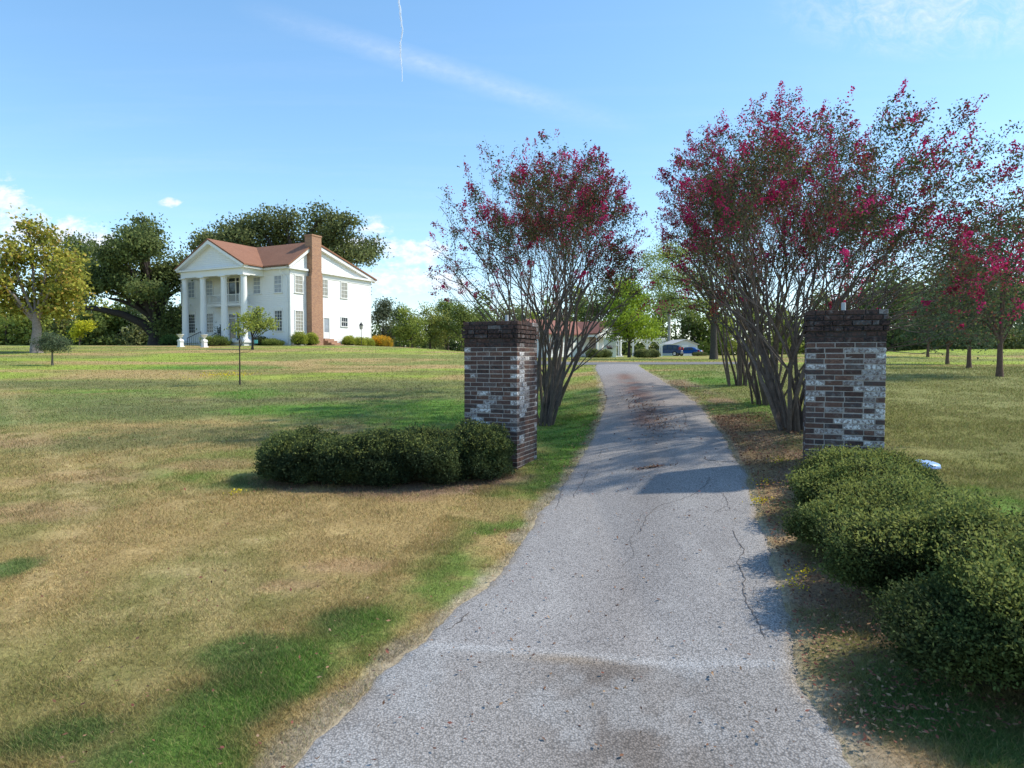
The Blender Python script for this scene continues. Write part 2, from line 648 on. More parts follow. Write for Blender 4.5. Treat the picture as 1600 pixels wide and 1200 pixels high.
def lawn_color(x, y):
    x, y = np.asarray(x, float), np.asarray(y, float)
    big = fbm(x * 0.16, y * 0.12, 21, 4)
    mid = fbm(x * 0.7, y * 0.55, 33, 4)
    fine = fbm(x * 4.0, y * 4.0, 44, 3)
    dl, dr = side_dist(x, y)
    left = dl > 0

    def mix(c, k, w):
        w = np.clip(w, 0, 1)[..., None]
        return c * (1 - w) + k * w
    c = np.tile(DRY, x.shape + (1,))
    c = mix(c, OLIVE * 1.15, 0.75 * sstep(0.46, 0.66, big * 0.5 + mid * 0.5))
    c = mix(c, STRAW, 0.55 * sstep(0.55, 0.72, mid * 0.6 + fine * 0.4))
    c = mix(c, np.array([0.165, 0.205, 0.068]), 0.85 * sstep(9.5, 15, y) * sstep(0.25, 0.52, fbm(x * 0.22 + 8, y * 0.3, 77, 4)))
    # mown far lawn: olive, straw and lime bands
    far = sstep(17, 30, y)
    fn = fbm(x * 0.10 + 3, y * 0.25 + 9, 71, 4)
    fc = mix(np.tile(np.array([0.23, 0.245, 0.072]), x.shape + (1,)), LIME, sstep(0.46, 0.6, fn))
    fc = mix(fc, DRY * 1.05, sstep(0.50, 0.66, fbm(x * 0.13 + 40, y * 0.3, 72, 4)))
    fc = mix(fc, OLIVE, 0.6 * sstep(0.55, 0.7, fbm(x * 0.3 + 4, y * 0.6, 73, 3)))
    fc = mix(fc, LIME * 1.1, 0.8 * sstep(0.45, 0.6, fn) * sstep(0.42, 0.52, x / np.maximum(y, 10)) * sstep(26, 30, y))  # sunlit strip at the far right, painted as brighter lime
    c = mix(c, fc, far)
    # right-hand lawn is duller and greener-brown
    rc = mix(np.tile(np.array([0.245, 0.245, 0.090]), x.shape + (1,)), OLIVE, sstep(0.40, 0.6, mid * 0.5 + big * 0.5))
    c = mix(c, rc, sstep(0.5, 3, dr) * (1 - sstep(26, 32, y)))
    # tree and pillar shadows painted as a bluish-dull sweep, left middle distance
    for q in [(250, 640, 3.5, 1.6), (330, 675, 2.8, 1.2), (120, 600, 6, 2.2), (600, 600, 5, 1.6), (170, 690, 2.0, 1.0), (430, 690, 1.6, .8)]:
        c = mix(c, np.array([0.145, 0.155, 0.062]), 0.75 * gpatch(*q, x, y))
    for q in [(420, 625, 5, .7), (620, 622, 3, .6), (500, 610, 4, .8)]:
        c = mix(c, np.array([0.12, 0.11, 0.06]), 0.6 * gpatch(*q, x, y))  # darker bands: shadows of the crape crowns painted on the grass
    # fresh green patches
    for q in [(390, 720, 1.6, 1.5), (640, 645, 3.0, 3.4), (480, 640, 2.5, 1.2), (700, 655, 2.0, 2.5), (860, 690, 1.6, 3.5), (880, 640, 1.3, 5), (1090, 590, 2.2, 4), (1190, 650, 1.2, 2.5), (1220, 690, .9, 1.0),
              (1500, 800, 1.0, 1.2), (380, 615, 2.0, 1.6), (130, 612, 2.5, .8), (300, 575, 4, 2)]:
        c = mix(c, GREEN, 0.85 * gpatch(*q, x, y) * (0.55 + 0.6 * sstep(0.3, 0.6, mid)))
    for q in [(400, 757, .7, .45), (330, 1110, .42, .36), (430, 1060, .36, .3), (395, 1020, .5, .3), (100, 1150, .3, .2), (20, 885, .25, .3), (540, 970, .3, .3), (250, 1180, .5, .2)]:
        c = mix(c, DKGREEN, 0.9 * gpatch(*q, x, y))
    for q in [(320, 728, .9, .5), (540, 885, .5, .25), (460, 915, .5, .2), (60, 800, .7, .5), (20, 690, 1., .9), (150, 745, .8, .6), (640, 780, .5, .2)]:
        c = mix(c, np.array([0.40, 0.25, 0.14]), 0.55 * gpatch(*q, x, y))
    # pale wheel track down the left field
    for pts in ([(0, 600), (60, 690), (110, 745), (125, 800), (100, 880), (40, 990)],):
        g = np.array([G(*p)[:2] for p in pts])
        d = poly_dist(g, x, y)
        c = mix(c, STRAW * 1.05, 0.28 * (1 - sstep(0.05, 0.30, d + 0.12 * (fine - 0.5))))
    # band of greener grass along the left of the drive
    n2 = fbm(x * 1.1, y * 1.1, 55, 4)
    bandw = sstep(0.02, 0.18, dl + 0.4 * (fine - 0.5)) * (1 - sstep(0.55, 1.2, dl + 1.1 * (n2 - 0.5)))
    c = mix(c, GREEN, 0.78 * bandw * sstep(0.40, 0.56, n2 * 0.5 + fine * 0.25 + mid * 0.25) * (dl > 0) * (1 - sstep(17, 24, y)))
    c = mix(c, np.array([0.31, 0.26, 0.165]), 0.5 * (1 - sstep(0.08, 0.35, dl + 0.5 * (n2 - 0.5))) * (dl > 0) * (1 - bandw))
    # right verge: bare earth, litter, thin grass
    rv = (1 - sstep(0.9, 1.7, dr + 0.8 * (n2 - 0.5))) * (dr > 0) * (1 - sstep(10, 15, y))
    c = mix(c, LITTER * (0.8 + 0.5 * fine[..., None]), rv * (0.55 + 0.5 * sstep(0.4, 0.6, mid)))
    c = mix(c, OLIVE * 0.9, 0.7 * rv * sstep(0.52, 0.62, n2))
    for q in [(1420, 1110, .35, .3), (1560, 1180, .3, .2), (1440, 1060, .3, .25), (1500, 1120, .35, .25)]:
        c = mix(c, DKGREEN, 0.85 * gpatch(*q, x, y))
    rv2 = (1 - sstep(0.5, 1.0, dr + 0.8 * (n2 - 0.5))) * (dr > 0) * sstep(9, 12, y) * (1 - sstep(20, 26, y))
    c = mix(c, LITTER * 1.1, 0.8 * rv2 * sstep(0.4, 0.55, mid))
    # earth under the left bushes and round the stems
    for q in [(470, 752, .9, .55), (570, 762, .9, .6), (660, 758, .9, .6), (750, 745, .9, .6)]:
        c = mix(c, LITTER * 0.75, gpatch(*q, x, y))
    # sandy rim right beside the paving
    e = np.maximum(dl, dr)
    c = mix(c, SANDY, 0.75 * (1 - sstep(0.02, 0.15, e + 0.35 * (fbm(x * 3.5, y * 3.5, 57, 3) - 0.5))) * (e > -0.2) * (1 - sstep(20, 30, y)))
    # fine mottling
    c = c * (0.84 + 0.32 * fine[..., None])
    return c


# ------------------------------------------------------------------ setting: lawn
def nonuniform(segs):
    out = []
    for a, b, s in segs:
        out.append(np.arange(a, b - 1e-6, s))
    out.append([segs[-1][1]])
    return np.concatenate(out)


def build_lawn():
    xs = nonuniform([(-900, -200, 70), (-200, -60, 10), (-60, -16, 1.0), (-16, -8, 0.3), (-8, 7, 0.09), (7, 16, 0.3), (16, 60, 1.0), (60, 200, 10), (200, 900, 70)])
    ys = nonuniform([(-60, -4, 4), (-4, 2.5, 0.4), (2.5, 9, 0.09), (9, 16, 0.14), (16, 30, 0.35), (30, 75, 0.8), (75, 160, 3), (160, 1500, 70)])
    X, Y = np.meshgrid(xs, ys, indexing='xy')
    Z = T(X, Y)
    near = 1 - sstep(12, 26, Y)
    Z = Z + near * 0.02 * (fbm(X * 2.2, Y * 2.2, 12, 3) - 0.5)
    dl, dr = side_dist(X, Y)
    Z = Z - 0.05 * sstep(0.10, 0.35, -np.maximum(dl, dr)) * (Y < YEND + 1)       # bed of the drive
    col = lawn_color(X, Y).reshape(-1, 3)
    ny, nx = X.shape
    g = Geo()
    i, j = np.meshgrid(np.arange(ny - 1), np.arange(nx - 1), indexing='ij')
    i, j = i.ravel(), j.ravel()
    g.add(np.stack([X.ravel(), Y.ravel(), Z.ravel()], 1), np.stack([i * nx + j, i * nx + j + 1, (i + 1) * nx + j + 1, (i + 1) * nx + j], 1))
    m = bpy.data.materials.new('lawn')
    m.use_nodes = True
    nt = m.node_tree
    N, L = nt.nodes.new, nt.links.new
    b = nt.nodes['Principled BSDF']
    b.inputs['Roughness'].default_value = 0.95
    b.inputs['Specular IOR Level'].default_value = 0.1
    at = N('ShaderNodeAttribute')
    at.attribute_name = 'ground_colour'
    tc = N('ShaderNodeTexCoord')

    def nz(scale, lo, hi, sx=1, sy=1):
        mp = N('ShaderNodeMapping')
        mp.inputs['Scale'].default_value = (sx, sy, 1)
        L(tc.outputs['Object'], mp.inputs[0])
        n = N('ShaderNodeTexNoise')
        n.inputs['Scale'].default_value = scale
        n.inputs['Detail'].default_value = 8
        n.inputs['Roughness'].default_value = 0.72
        L(mp.outputs[0], n.inputs['Vector'])
        mr = N('ShaderNodeMapRange')
        mr.inputs[1].default_value = 0.3
        mr.inputs[2].default_value = 0.7
        mr.inputs[3].default_value = lo
        mr.inputs[4].default_value = hi
        L(n.outputs[0], mr.inputs[0])
        return n.outputs[0], mr.outputs[0]
    h1, a1 = nz(34, 0.50, 1.45)
    h2, a2 = nz(3.0, 0.80, 1.16)
    h3, a3 = nz(0.9, 0.86, 1.12)
    cur = at.outputs['Color']
    for a in (a1, a2, a3):
        cc = N('ShaderNodeCombineColor')
        for k in range(3):
            L(a, cc.inputs[k])
        x = N('ShaderNodeMix')
        x.data_type = 'RGBA'
        x.blend_type = 'MULTIPLY'
        x.inputs[0].default_value = 1
        L(cur, x.inputs[6])
        L(cc.outputs[0], x.inputs[7])
        cur = x.outputs[2]
    L(cur, b.inputs['Base Color'])
    bp = N('ShaderNodeBump')
    bp.inputs['Strength'].default_value = 0.7
    bp.inputs['Distance'].default_value = 0.03
    L(h1, bp.inputs['Height'])
    L(bp.outputs[0], b.inputs['Normal'])
    o = g.build('ground', m, smooth=True, attr=False)
    a = o.data.attributes.new('ground_colour', 'FLOAT_COLOR', 'POINT')
    a.data.foreach_set('color', np.concatenate([col, np.ones((len(col), 1))], 1).ravel())
    tag(o, kind='structure')
    return o


build_lawn()


# ------------------------------------------------------------------ setting: drive
def build_drive():
    nacross = 44
    # resample both edges to many rows
    def dense(E):
        d = np.concatenate([[0], np.cumsum(np.linalg.norm(np.diff(E, axis=0), axis=1))])
        return d / d[-1], E
    tl, A = dense(EL2)
    tr, B = dense(ER2)
    # rows follow common depth so cross-lines stay square to the picture depth
    nrow = 420
    ys = np.concatenate([np.linspace(-4, 2.8, 20), np.linspace(2.85, 12, 200), np.linspace(12.06, YEND, 160)])
    l, r = lr_at(ys)
    wob = 0.05
    jag = lambda y, q: 0.05 * (fbm(y * 9, y * 0 + q, 66, 3) - 0.5)
    l = l + wob * (fbm(ys * 2.2, ys * 0 + 1, 61, 4) - 0.5) * 2
    r = r + wob * (fbm(ys * 2.2, ys * 0 + 5, 62, 4) - 0.5) * 2
    l, r = l + jag(ys, 2), r + jag(ys, 8)
    u = np.linspace(0, 1, nacross)
    X = l[:, None] * (1 - u)[None] + r[:, None] * u[None]
    Y = np.repeat(ys[:, None], nacross, 1)
    crown = 0.03 * (1 - (2 * u - 1) ** 2)
    Z = T(X, Y) + 0.012 + crown[None] - 0.02 * (np.abs(2 * u - 1) > 0.999)[None]
    ny, nx = X.shape
    g = Geo()
    i, j = np.meshgrid(np.arange(ny - 1), np.arange(nx - 1), indexing='ij')
    i, j = i.ravel(), j.ravel()
    g.add(np.stack([X.ravel(), Y.ravel(), Z.ravel()], 1), np.stack([i * nx + j, i * nx + j + 1, (i + 1) * nx + j + 1, (i + 1) * nx + j], 1))
    # own colour: weathered grey chip seal, oil-dark middle, russet leaf dust, pale joint
    U = np.repeat(u[None], ny, 0)
    n1 = fbm(X * 0.9, Y * 0.5, 81, 4)
    n2 = fbm(X * 3, Y * 1.6, 82, 4)
    base = np.array([0.325, 0.305, 0.292])
    c = np.tile(base, X.shape + (1,))

    def mix(c, k, w):
        w = np.clip(w, 0, 1)[..., None]
        return c * (1 - w) + np.asarray(k) * w
    mid = np.exp(-((U - 0.49) / 0.13) ** 2)
    c = mix(c, [0.205, 0.185, 0.175], mid * (0.35 + 0.75 * sstep(0.35, 0.65, n1)))
    c = mix(c, [0.27, 0.25, 0.24], 0.5 * sstep(0.50, 0.70, n1))
    c = mix(c, [0.375, 0.355, 0.338], 0.6 * sstep(0.5, 0.7, n2) * (1 - mid))
    # joint: foreground apron ends on a pale line
    jl, jr = G(640, 1012), G(1246, 1046)
    jy = jl[1] + (X - jl[0]) / (jr[0] - jl[0]) * (jr[1] - jl[1]) + 0.05 * (fbm(X * 3, X * 0 + 2, 83, 3) - 0.5)
    dj = Y - jy
    apron = 1 - sstep(-0.02, 0.02, dj)
    ap = mix(np.tile([0.305, 0.283, 0.265], X.shape + (1,)), [0.155, 0.130, 0.112], 0.85 * np.exp(-((X - 0.62) / 0.42) ** 2) * sstep(0.25, 0.6, n1 + 0.25))
    ap = mix(ap, [0.37, 0.365, 0.36], 0.5 * sstep(0.5, 0.65, n2))
    c = mix(c, ap, apron)
    c = mix(c, [0.43, 0.42, 0.41], 0.75 * np.exp(-((dj - 0.03) / 0.05) ** 2))
    c = mix(c, [0.30, 0.235, 0.17], 0.75 * np.exp(-((dj + 0.03) / 0.06) ** 2 - ((X - 0.35) / 0.28) ** 2))
    # far part: browner, with russet leaf dust in the middle
    far = sstep(12, 17, Y)
    c = mix(c, c * np.array([0.93, 0.86, 0.80]), 0.9 * far * (1 - sstep(24, 27, Y)))
    rus = np.exp(-((U - 0.44) / 0.16) ** 2) * sstep(11.5, 14, Y) * (1 - sstep(23, 26, Y)) * sstep(0.36, 0.6, n2)
    c = mix(c, [0.23, 0.115, 0.08], 0.75 * rus)
    c = mix(c, [0.33, 0.30, 0.28], sstep(24, 28, Y))
    e = np.minimum(U, 1 - U) * (r - l)[:, None]
    c = mix(c, [0.36, 0.29, 0.21], 0.7 * (1 - sstep(0.0, 0.10, e + 0.12 * (n2 - 0.5))))
    m = bpy.data.materials.new('chip_seal')
    m.use_nodes = True
    nt = m.node_tree
    N, L = nt.nodes.new, nt.links.new
    b = nt.nodes['Principled BSDF']
    b.inputs['Roughness'].default_value = 0.9
    b.inputs['Specular IOR Level'].default_value = 0.2
    at = N('ShaderNodeAttribute')
    at.attribute_name = 'ground_colour'
    tc = N('ShaderNodeTexCoord')
    vo = N('ShaderNodeTexVoronoi')
    vo.inputs['Scale'].default_value = 85
    L(tc.outputs['Object'], vo.inputs['Vector'])
    nz = N('ShaderNodeTexNoise')
    nz.inputs['Scale'].default_value = 60
    nz.inputs['Detail'].default_value = 8
    nz.inputs['Roughness'].default_value = 0.75
    L(tc.outputs['Object'], nz.inputs['Vector'])
    sepc = N('ShaderNodeSeparateColor')
    L(vo.outputs['Color'], sepc.inputs[0])
    r1 = N('ShaderNodeMapRange')
    r1.inputs[3].default_value = 0.76
    r1.inputs[4].default_value = 1.24
    L(sepc.outputs[0], r1.inputs[0])
    r2 = N('ShaderNodeMapRange')
    r2.inputs[1].default_value = 0.3
    r2.inputs[2].default_value = 0.7
    r2.inputs[3].default_value = 0.80
    r2.inputs[4].default_value = 1.18
    L(nz.outputs[0], r2.inputs[0])
    cr = N('ShaderNodeMapRange')            # dark gaps between stones
    cr.inputs[1].default_value = 0.35
    cr.inputs[2].default_value = 0.75
    cr.inputs[3].default_value = 1.06
    cr.inputs[4].default_value = 0.55
    L(vo.outputs['Distance'], cr.inputs[0])
    m1 = N('ShaderNodeMath')
    m1.operation = 'MULTIPLY'
    L(r1.outputs[0], m1.inputs[0])
    L(r2.outputs[0], m1.inputs[1])
    m2 = N('ShaderNodeMath')
    m2.operation = 'MULTIPLY'
    L(m1.outputs[0], m2.inputs[0])
    L(cr.outputs[0], m2.inputs[1])
    cc = N('ShaderNodeCombineColor')
    for k in range(3):
        L(m2.outputs[0], cc.inputs[k])
    x = N('ShaderNodeMix')
    x.data_type = 'RGBA'
    x.blend_type = 'MULTIPLY'
    x.inputs[0].default_value = 1
    L(at.outputs['Color'], x.inputs[6])
    L(cc.outputs[0], x.inputs[7])
    L(x.outputs[2], b.inputs['Base Color'])
    bp = N('ShaderNodeBump')
    bp.inputs['Strength'].default_value = 0.6
    bp.inputs['Distance'].default_value = 0.006
    bp.invert = True
    L(vo.outputs['Distance'], bp.inputs['Height'])
    L(bp.outputs[0], b.inputs['Normal'])
    o = g.build('driveway', m, smooth=True, attr=False)
    col = c.reshape(-1, 3)
    a = o.data.attributes.new('ground_colour', 'FLOAT_COLOR', 'POINT')
    a.data.foreach_set('color', np.concatenate([col, np.ones((len(col), 1))], 1).ravel())
    tag(o, kind='structure')

    # cracks: thin dark seams
    def road_z(x, y):
        ll, rr = lr_at(y)
        uu = (x - ll) / (rr - ll)
        return float(T(x, y)) + 0.012 + 0.03 * (1 - (2 * uu - 1) ** 2) + 0.004
    cg = Geo()
    cracks = [([(1145, 832), (1152, 850), (1166, 862), (1152, 884), (1163, 905), (1161, 925), (1164, 945), (1178, 965), (1189, 990), (1200, 1008)], 0.016),
              ([(1108, 748), (1104, 762), (1080, 780), (1028, 797), (1008, 815), (1000, 838), (990, 845)], 0.016),
              ([(1124, 770), (1134, 782), (1140, 800), (1115, 806), (1135, 795), (1160, 804)], 0.012),
              ([(940, 705), (936, 718)], 0.02), ([(920, 735), (912, 752), (904, 765), (893, 783)], 0.014), ([(882, 752), (872, 790), (868, 800)], 0.014),
              ([(1100, 716), (1105, 722), (1125, 724), (1150, 724)], 0.03), ([(1065, 640), (1072, 655), (1070, 668)], 0.02),
              ([(1146, 800), (1180, 806)], 0.010), ([(735, 960), (705, 985), (690, 992)], 0.022), ([(1005, 805), (985, 850), (990, 872), (965, 900)], 0.008),
              ([(1190, 958), (1175, 935), (1185, 905)], 0.007)]
    for pts, wd in cracks:
        w3 = [G(*p) for p in pts]
        line = []
        for a_, b_ in zip(w3[:-1], w3[1:]):
            n = max(3, int(np.linalg.norm(b_ - a_) / 0.05))
            for t in np.linspace(0, 1, n, endpoint=False):
                q = a_ * (1 - t) + b_ * t
                line.append(q[:2] + rng.normal(size=2) * 0.008)
        line = np.array(line)
        tan = np.gradient(line, axis=0)
        tan /= np.maximum(np.linalg.norm(tan, axis=1, keepdims=True), 1e-6)
        nrm = np.stack([-tan[:, 1], tan[:, 0]], 1)
        ww = 0.6 * wd * (0.35 + 0.65 * rng.random(len(line)))[:, None] * 0.5
        ww[0] *= 0.2
        ww[-1] *= 0.2
        vv = []
        for q, n_, w_ in zip(line, nrm, ww):
            for s in (-1, 1):
                xy = q + n_ * w_ * s
                vv.append((xy[0], xy[1], road_z(*xy)))
        n = len(line)
        cg.add(vv, [(2 * k, 2 * k + 1, 2 * k + 3, 2 * k + 2) for k in range(n - 1)])
    cg.build('cracks', mat('crack', (0.10, 0.085, 0.078), 0.95), o)


build_drive()


def build_cross_road():
    g = Geo()
    pts = []
    for x in np.linspace(1.5, 13.5, 40):
        yc = YEND + 1.6 + 0.012 * (x - 6) ** 2 * (x > 6) - 0.01 * (x - 6) ** 2 * (x < 6) * 0
        for dy in (-1.7, 0, 2.6):
            y = yc + dy
            pts.append((x, y, float(T(x, y)) + 0.02 + 0.03 * (dy == 0)))
    f = [(k * 3 + a, (k + 1) * 3 + a, (k + 1) * 3 + a + 1, k * 3 + a + 1) for k in range(39) for a in range(2)]
    g.add(pts, f)
    o = g.build('cross_road', mat('road_asphalt', (0.15, 0.14, 0.135), 0.9, noise=(2, 0.2)), smooth=True)
    tag(o, kind='structure')


build_cross_road()


# ------------------------------------------------------------------ grass blades (stuff)
def build_grass():
    g = Geo()

    def scatter(n, y0, y1, power, side=None):
        # depth with density falling off
        t = rng.random(n)
        y = (y0 ** (1 - power) + t * (y1 ** (1 - power) - y0 ** (1 - power))) ** (1 / (1 - power))
        x = (rng.random(n) * 2 - 1) * 0.82 * y
        return x, y

    def blades(x, y, h, wd, lean=0.5, shade=1.0):
        dl, dr = side_dist(x, y)
        e = np.maximum(dl, dr)
        keep = (e > -0.03 + 0.10 * vnoise(x * 3, y * 3, 3) - 0.05) | (y > YEND)
        # keep bare ground bare
        x, y, h, wd = x[keep], y[keep], h[keep], wd[keep]
        dl, dr = side_dist(x, y)
        bare = (dr > 0) & (dr < 1.5) & (y < 12) & (rng.random(len(x)) < 0.45)
        bare |= (fbm(x * 1.7, y * 1.7, 17, 3) < 0.36) & (rng.random(len(x)) < 0.7)
        x, y, h, wd = x[~bare], y[~bare], h[~bare], wd[~bare]
        n = len(x)
        c = lawn_color(x, y)
        c = c * (0.55 + 1.0 * rng.random((n, 1))) * shade
        dry = rng.random(n) < 0.22
        c[dry] = c[dry] * 0.5 + STRAW * 0.5
        grn = rng.random(n) < 0.12
        c[grn] = c[grn] * 0.5 + GREEN * 0.6
        z = T(x, y) - 0.01
        a = rng.random(n) * 2 * PI
        dx, dy = np.cos(a) * wd / 2, np.sin(a) * wd / 2
        b = rng.random(n) * 2 * PI
        ln = h * lean * (0.4 + rng.random(n))
        v = np.stack([np.stack([x - dx, y - dy, z], 1), np.stack([x + dx, y + dy, z], 1),
                      np.stack([x + np.cos(b) * ln, y + np.sin(b) * ln, z + h], 1)], 1).reshape(-1, 3)
        g.add(v, np.arange(3 * n).reshape(n, 3), c)
    x, y = scatter(560000, 2.6, 13, 1.3)
    k = rng.random(len(x)) > sstep(6.5, 13, y)
    x, y = x[k], y[k]
    blades(x, y, 0.018 + 0.030 * rng.random(len(x)) ** 1.5, 0.0028 + 0.0012 * y * 0.5, 0.9)
    x, y = scatter(460000, 6, 26, 1.5)
    k = (rng.random(len(x)) < sstep(6, 11, y)) & (rng.random(len(x)) > sstep(18, 26, y))
    x, y = x[k], y[k]
    blades(x, y, 0.020 + 0.035 * rng.random(len(x)), 0.0013 * y * 0.8 + 0.002, 0.8)
    x, y = scatter(190000, 17, 62, 1.6)
    k = rng.random(len(x)) < sstep(17, 25, y)
    x, y = x[k], y[k]
    blades(x, y, 0.02 + 0.05 * rng.random(len(x)), 0.0011 * y, 0.8)
    # longer tufts in the green band beside the drive and in the dark patches
    n = 90000
    yy = 3.0 + 14 * rng.random(n) ** 1.6
    l, r = lr_at(yy)
    off = 0.05 + 1.05 * rng.random(n)
    xx = l - off
    keep = fbm(xx * 1.1, yy * 1.1, 55, 4) > 0.46
    xx, yy = xx[keep], yy[keep]
    hh = (0.014 + 0.022 * rng.random(len(xx))) * (0.5 + sstep(0.45, 0.65, fbm(xx * 1.5, yy * 1.5, 56, 3)))
    blades(xx, yy, hh, 0.003 + 0.0006 * yy, 0.7)
    for px, py, rad, n in [(330, 1110, .45, 6000), (430, 1060, .35, 4500), (400, 757, .6, 4000), (1420, 1110, .4, 3000), (1500, 1130, .4, 3000), (1380, 1000, .25, 1500), (1330, 960, .2, 900), (100, 1150, .3, 2500), (395, 1020, .5, 3000), (1560, 1180, .3, 2500), (540, 970, .35, 3000)]:
        c = G(px, py)
        rr = rad * np.sqrt(rng.random(n))
        aa = rng.random(n) * 2 * PI
        blades(c[0] + rr * np.cos(aa), c[1] + rr * np.sin(aa), 0.018 + 0.032 * rng.random(n), np.full(n, 0.006), 0.9)
    o = g.build('grass', M_BLADE)
    tag(o, 'short mown grass of the dry lawn beside the drive', 'grass', kind='stuff')


build_grass()


def build_fallen_leaves():
    g = Geo()
    pts = []

    def put(px, py, rx, ry, n):
        c = G(px, py)
        q = rng.normal(size=(n, 2)) * np.array([rx, ry]) * 0.6
        pts.append(np.stack([c[0] + q[:, 0], c[1] + q[:, 1]], 1))
    # right verge litter
    n = 9000
    y = 3.2 + 10 * rng.random(n)
    l, r = lr_at(y)
    pts.append(np.stack([r + 0.03 + 1.1 * rng.random(n) ** 1.3, y], 1))
    n = 700
    y = 10 + 10 * rng.random(n)
    l, r = lr_at(y)
    pts.append(np.stack([r - 0.05 + np.abs(rng.normal(size=n)) * 0.35, y], 1))
    n = 500
    y = 9 + 10 * rng.random(n)
    l, r = lr_at(y)
    pts.append(np.stack([l + 0.05 - np.abs(rng.normal(size=n)) * 0.25, y], 1))
    # russet drift on the drive and the small clump
    put(1010, 640, .28, 2.6, 700)
    put(1022, 665, .3, 1.0, 350)
    put(1018, 735, .22, .07, 170)
    put(1000, 690, .5, 1.0, 90)
    n = 90
    y = 3.2 + 8 * rng.random(n)
    l, r = lr_at(y)
    pts.append(np.stack([l + (r - l) * rng.random(n), y], 1))
    n = 1400
    y = 3.0 + 17 * rng.random(n) ** 1.3
    pts.append(np.stack([(rng.random(n) * 1.3 - .8) * y * .9, y], 1))
    p = np.concatenate(pts)
    z = T(p[:, 0], p[:, 1]) + 0.045 + 0.02 * rng.random(len(p))
    cols = np.array([[0.17, 0.085, 0.05], [0.24, 0.14, 0.08], [0.10, 0.055, 0.04], [0.30, 0.20, 0.12], [0.19, 0.07, 0.05]])
    c = cols[rng.integers(0, 5, len(p))] * (0.7 + 0.6 * rng.random((len(p), 1)))
    ax = rng.normal(size=(len(p), 3)) * np.array([1, 1, 0.25])
    ax /= np.linalg.norm(ax, axis=1, keepdims=True)
    # lying nearly flat
    s = np.cross(ax, np.array([0, 0, 1.0]) + rng.normal(size=(len(p), 3)) * 0.25)
    s /= np.linalg.norm(s, axis=1, keepdims=True)
    L = (0.008 + 0.013 * rng.random(len(p)))[:, None] * (0.75 + 0.05 * p[:, 1:2])
    W = L * 0.5
    cen = np.stack([p[:, 0], p[:, 1], z], 1)
    v = np.stack([cen - ax * L, cen + s * W, cen + ax * L, cen - s * W], 1).reshape(-1, 3)
    g.add(v, np.arange(len(v)).reshape(-1, 4), c)
    o = g.build('fallen_leaves', M_DRY_LEAF)
    tag(o, 'brown fallen leaves scattered on the drive and along its right verge', 'leaves', kind='stuff')


build_fallen_leaves()
# ------------------------------------------------------------------ brick gate pillars
GATE_ROT = math.radians(-22)


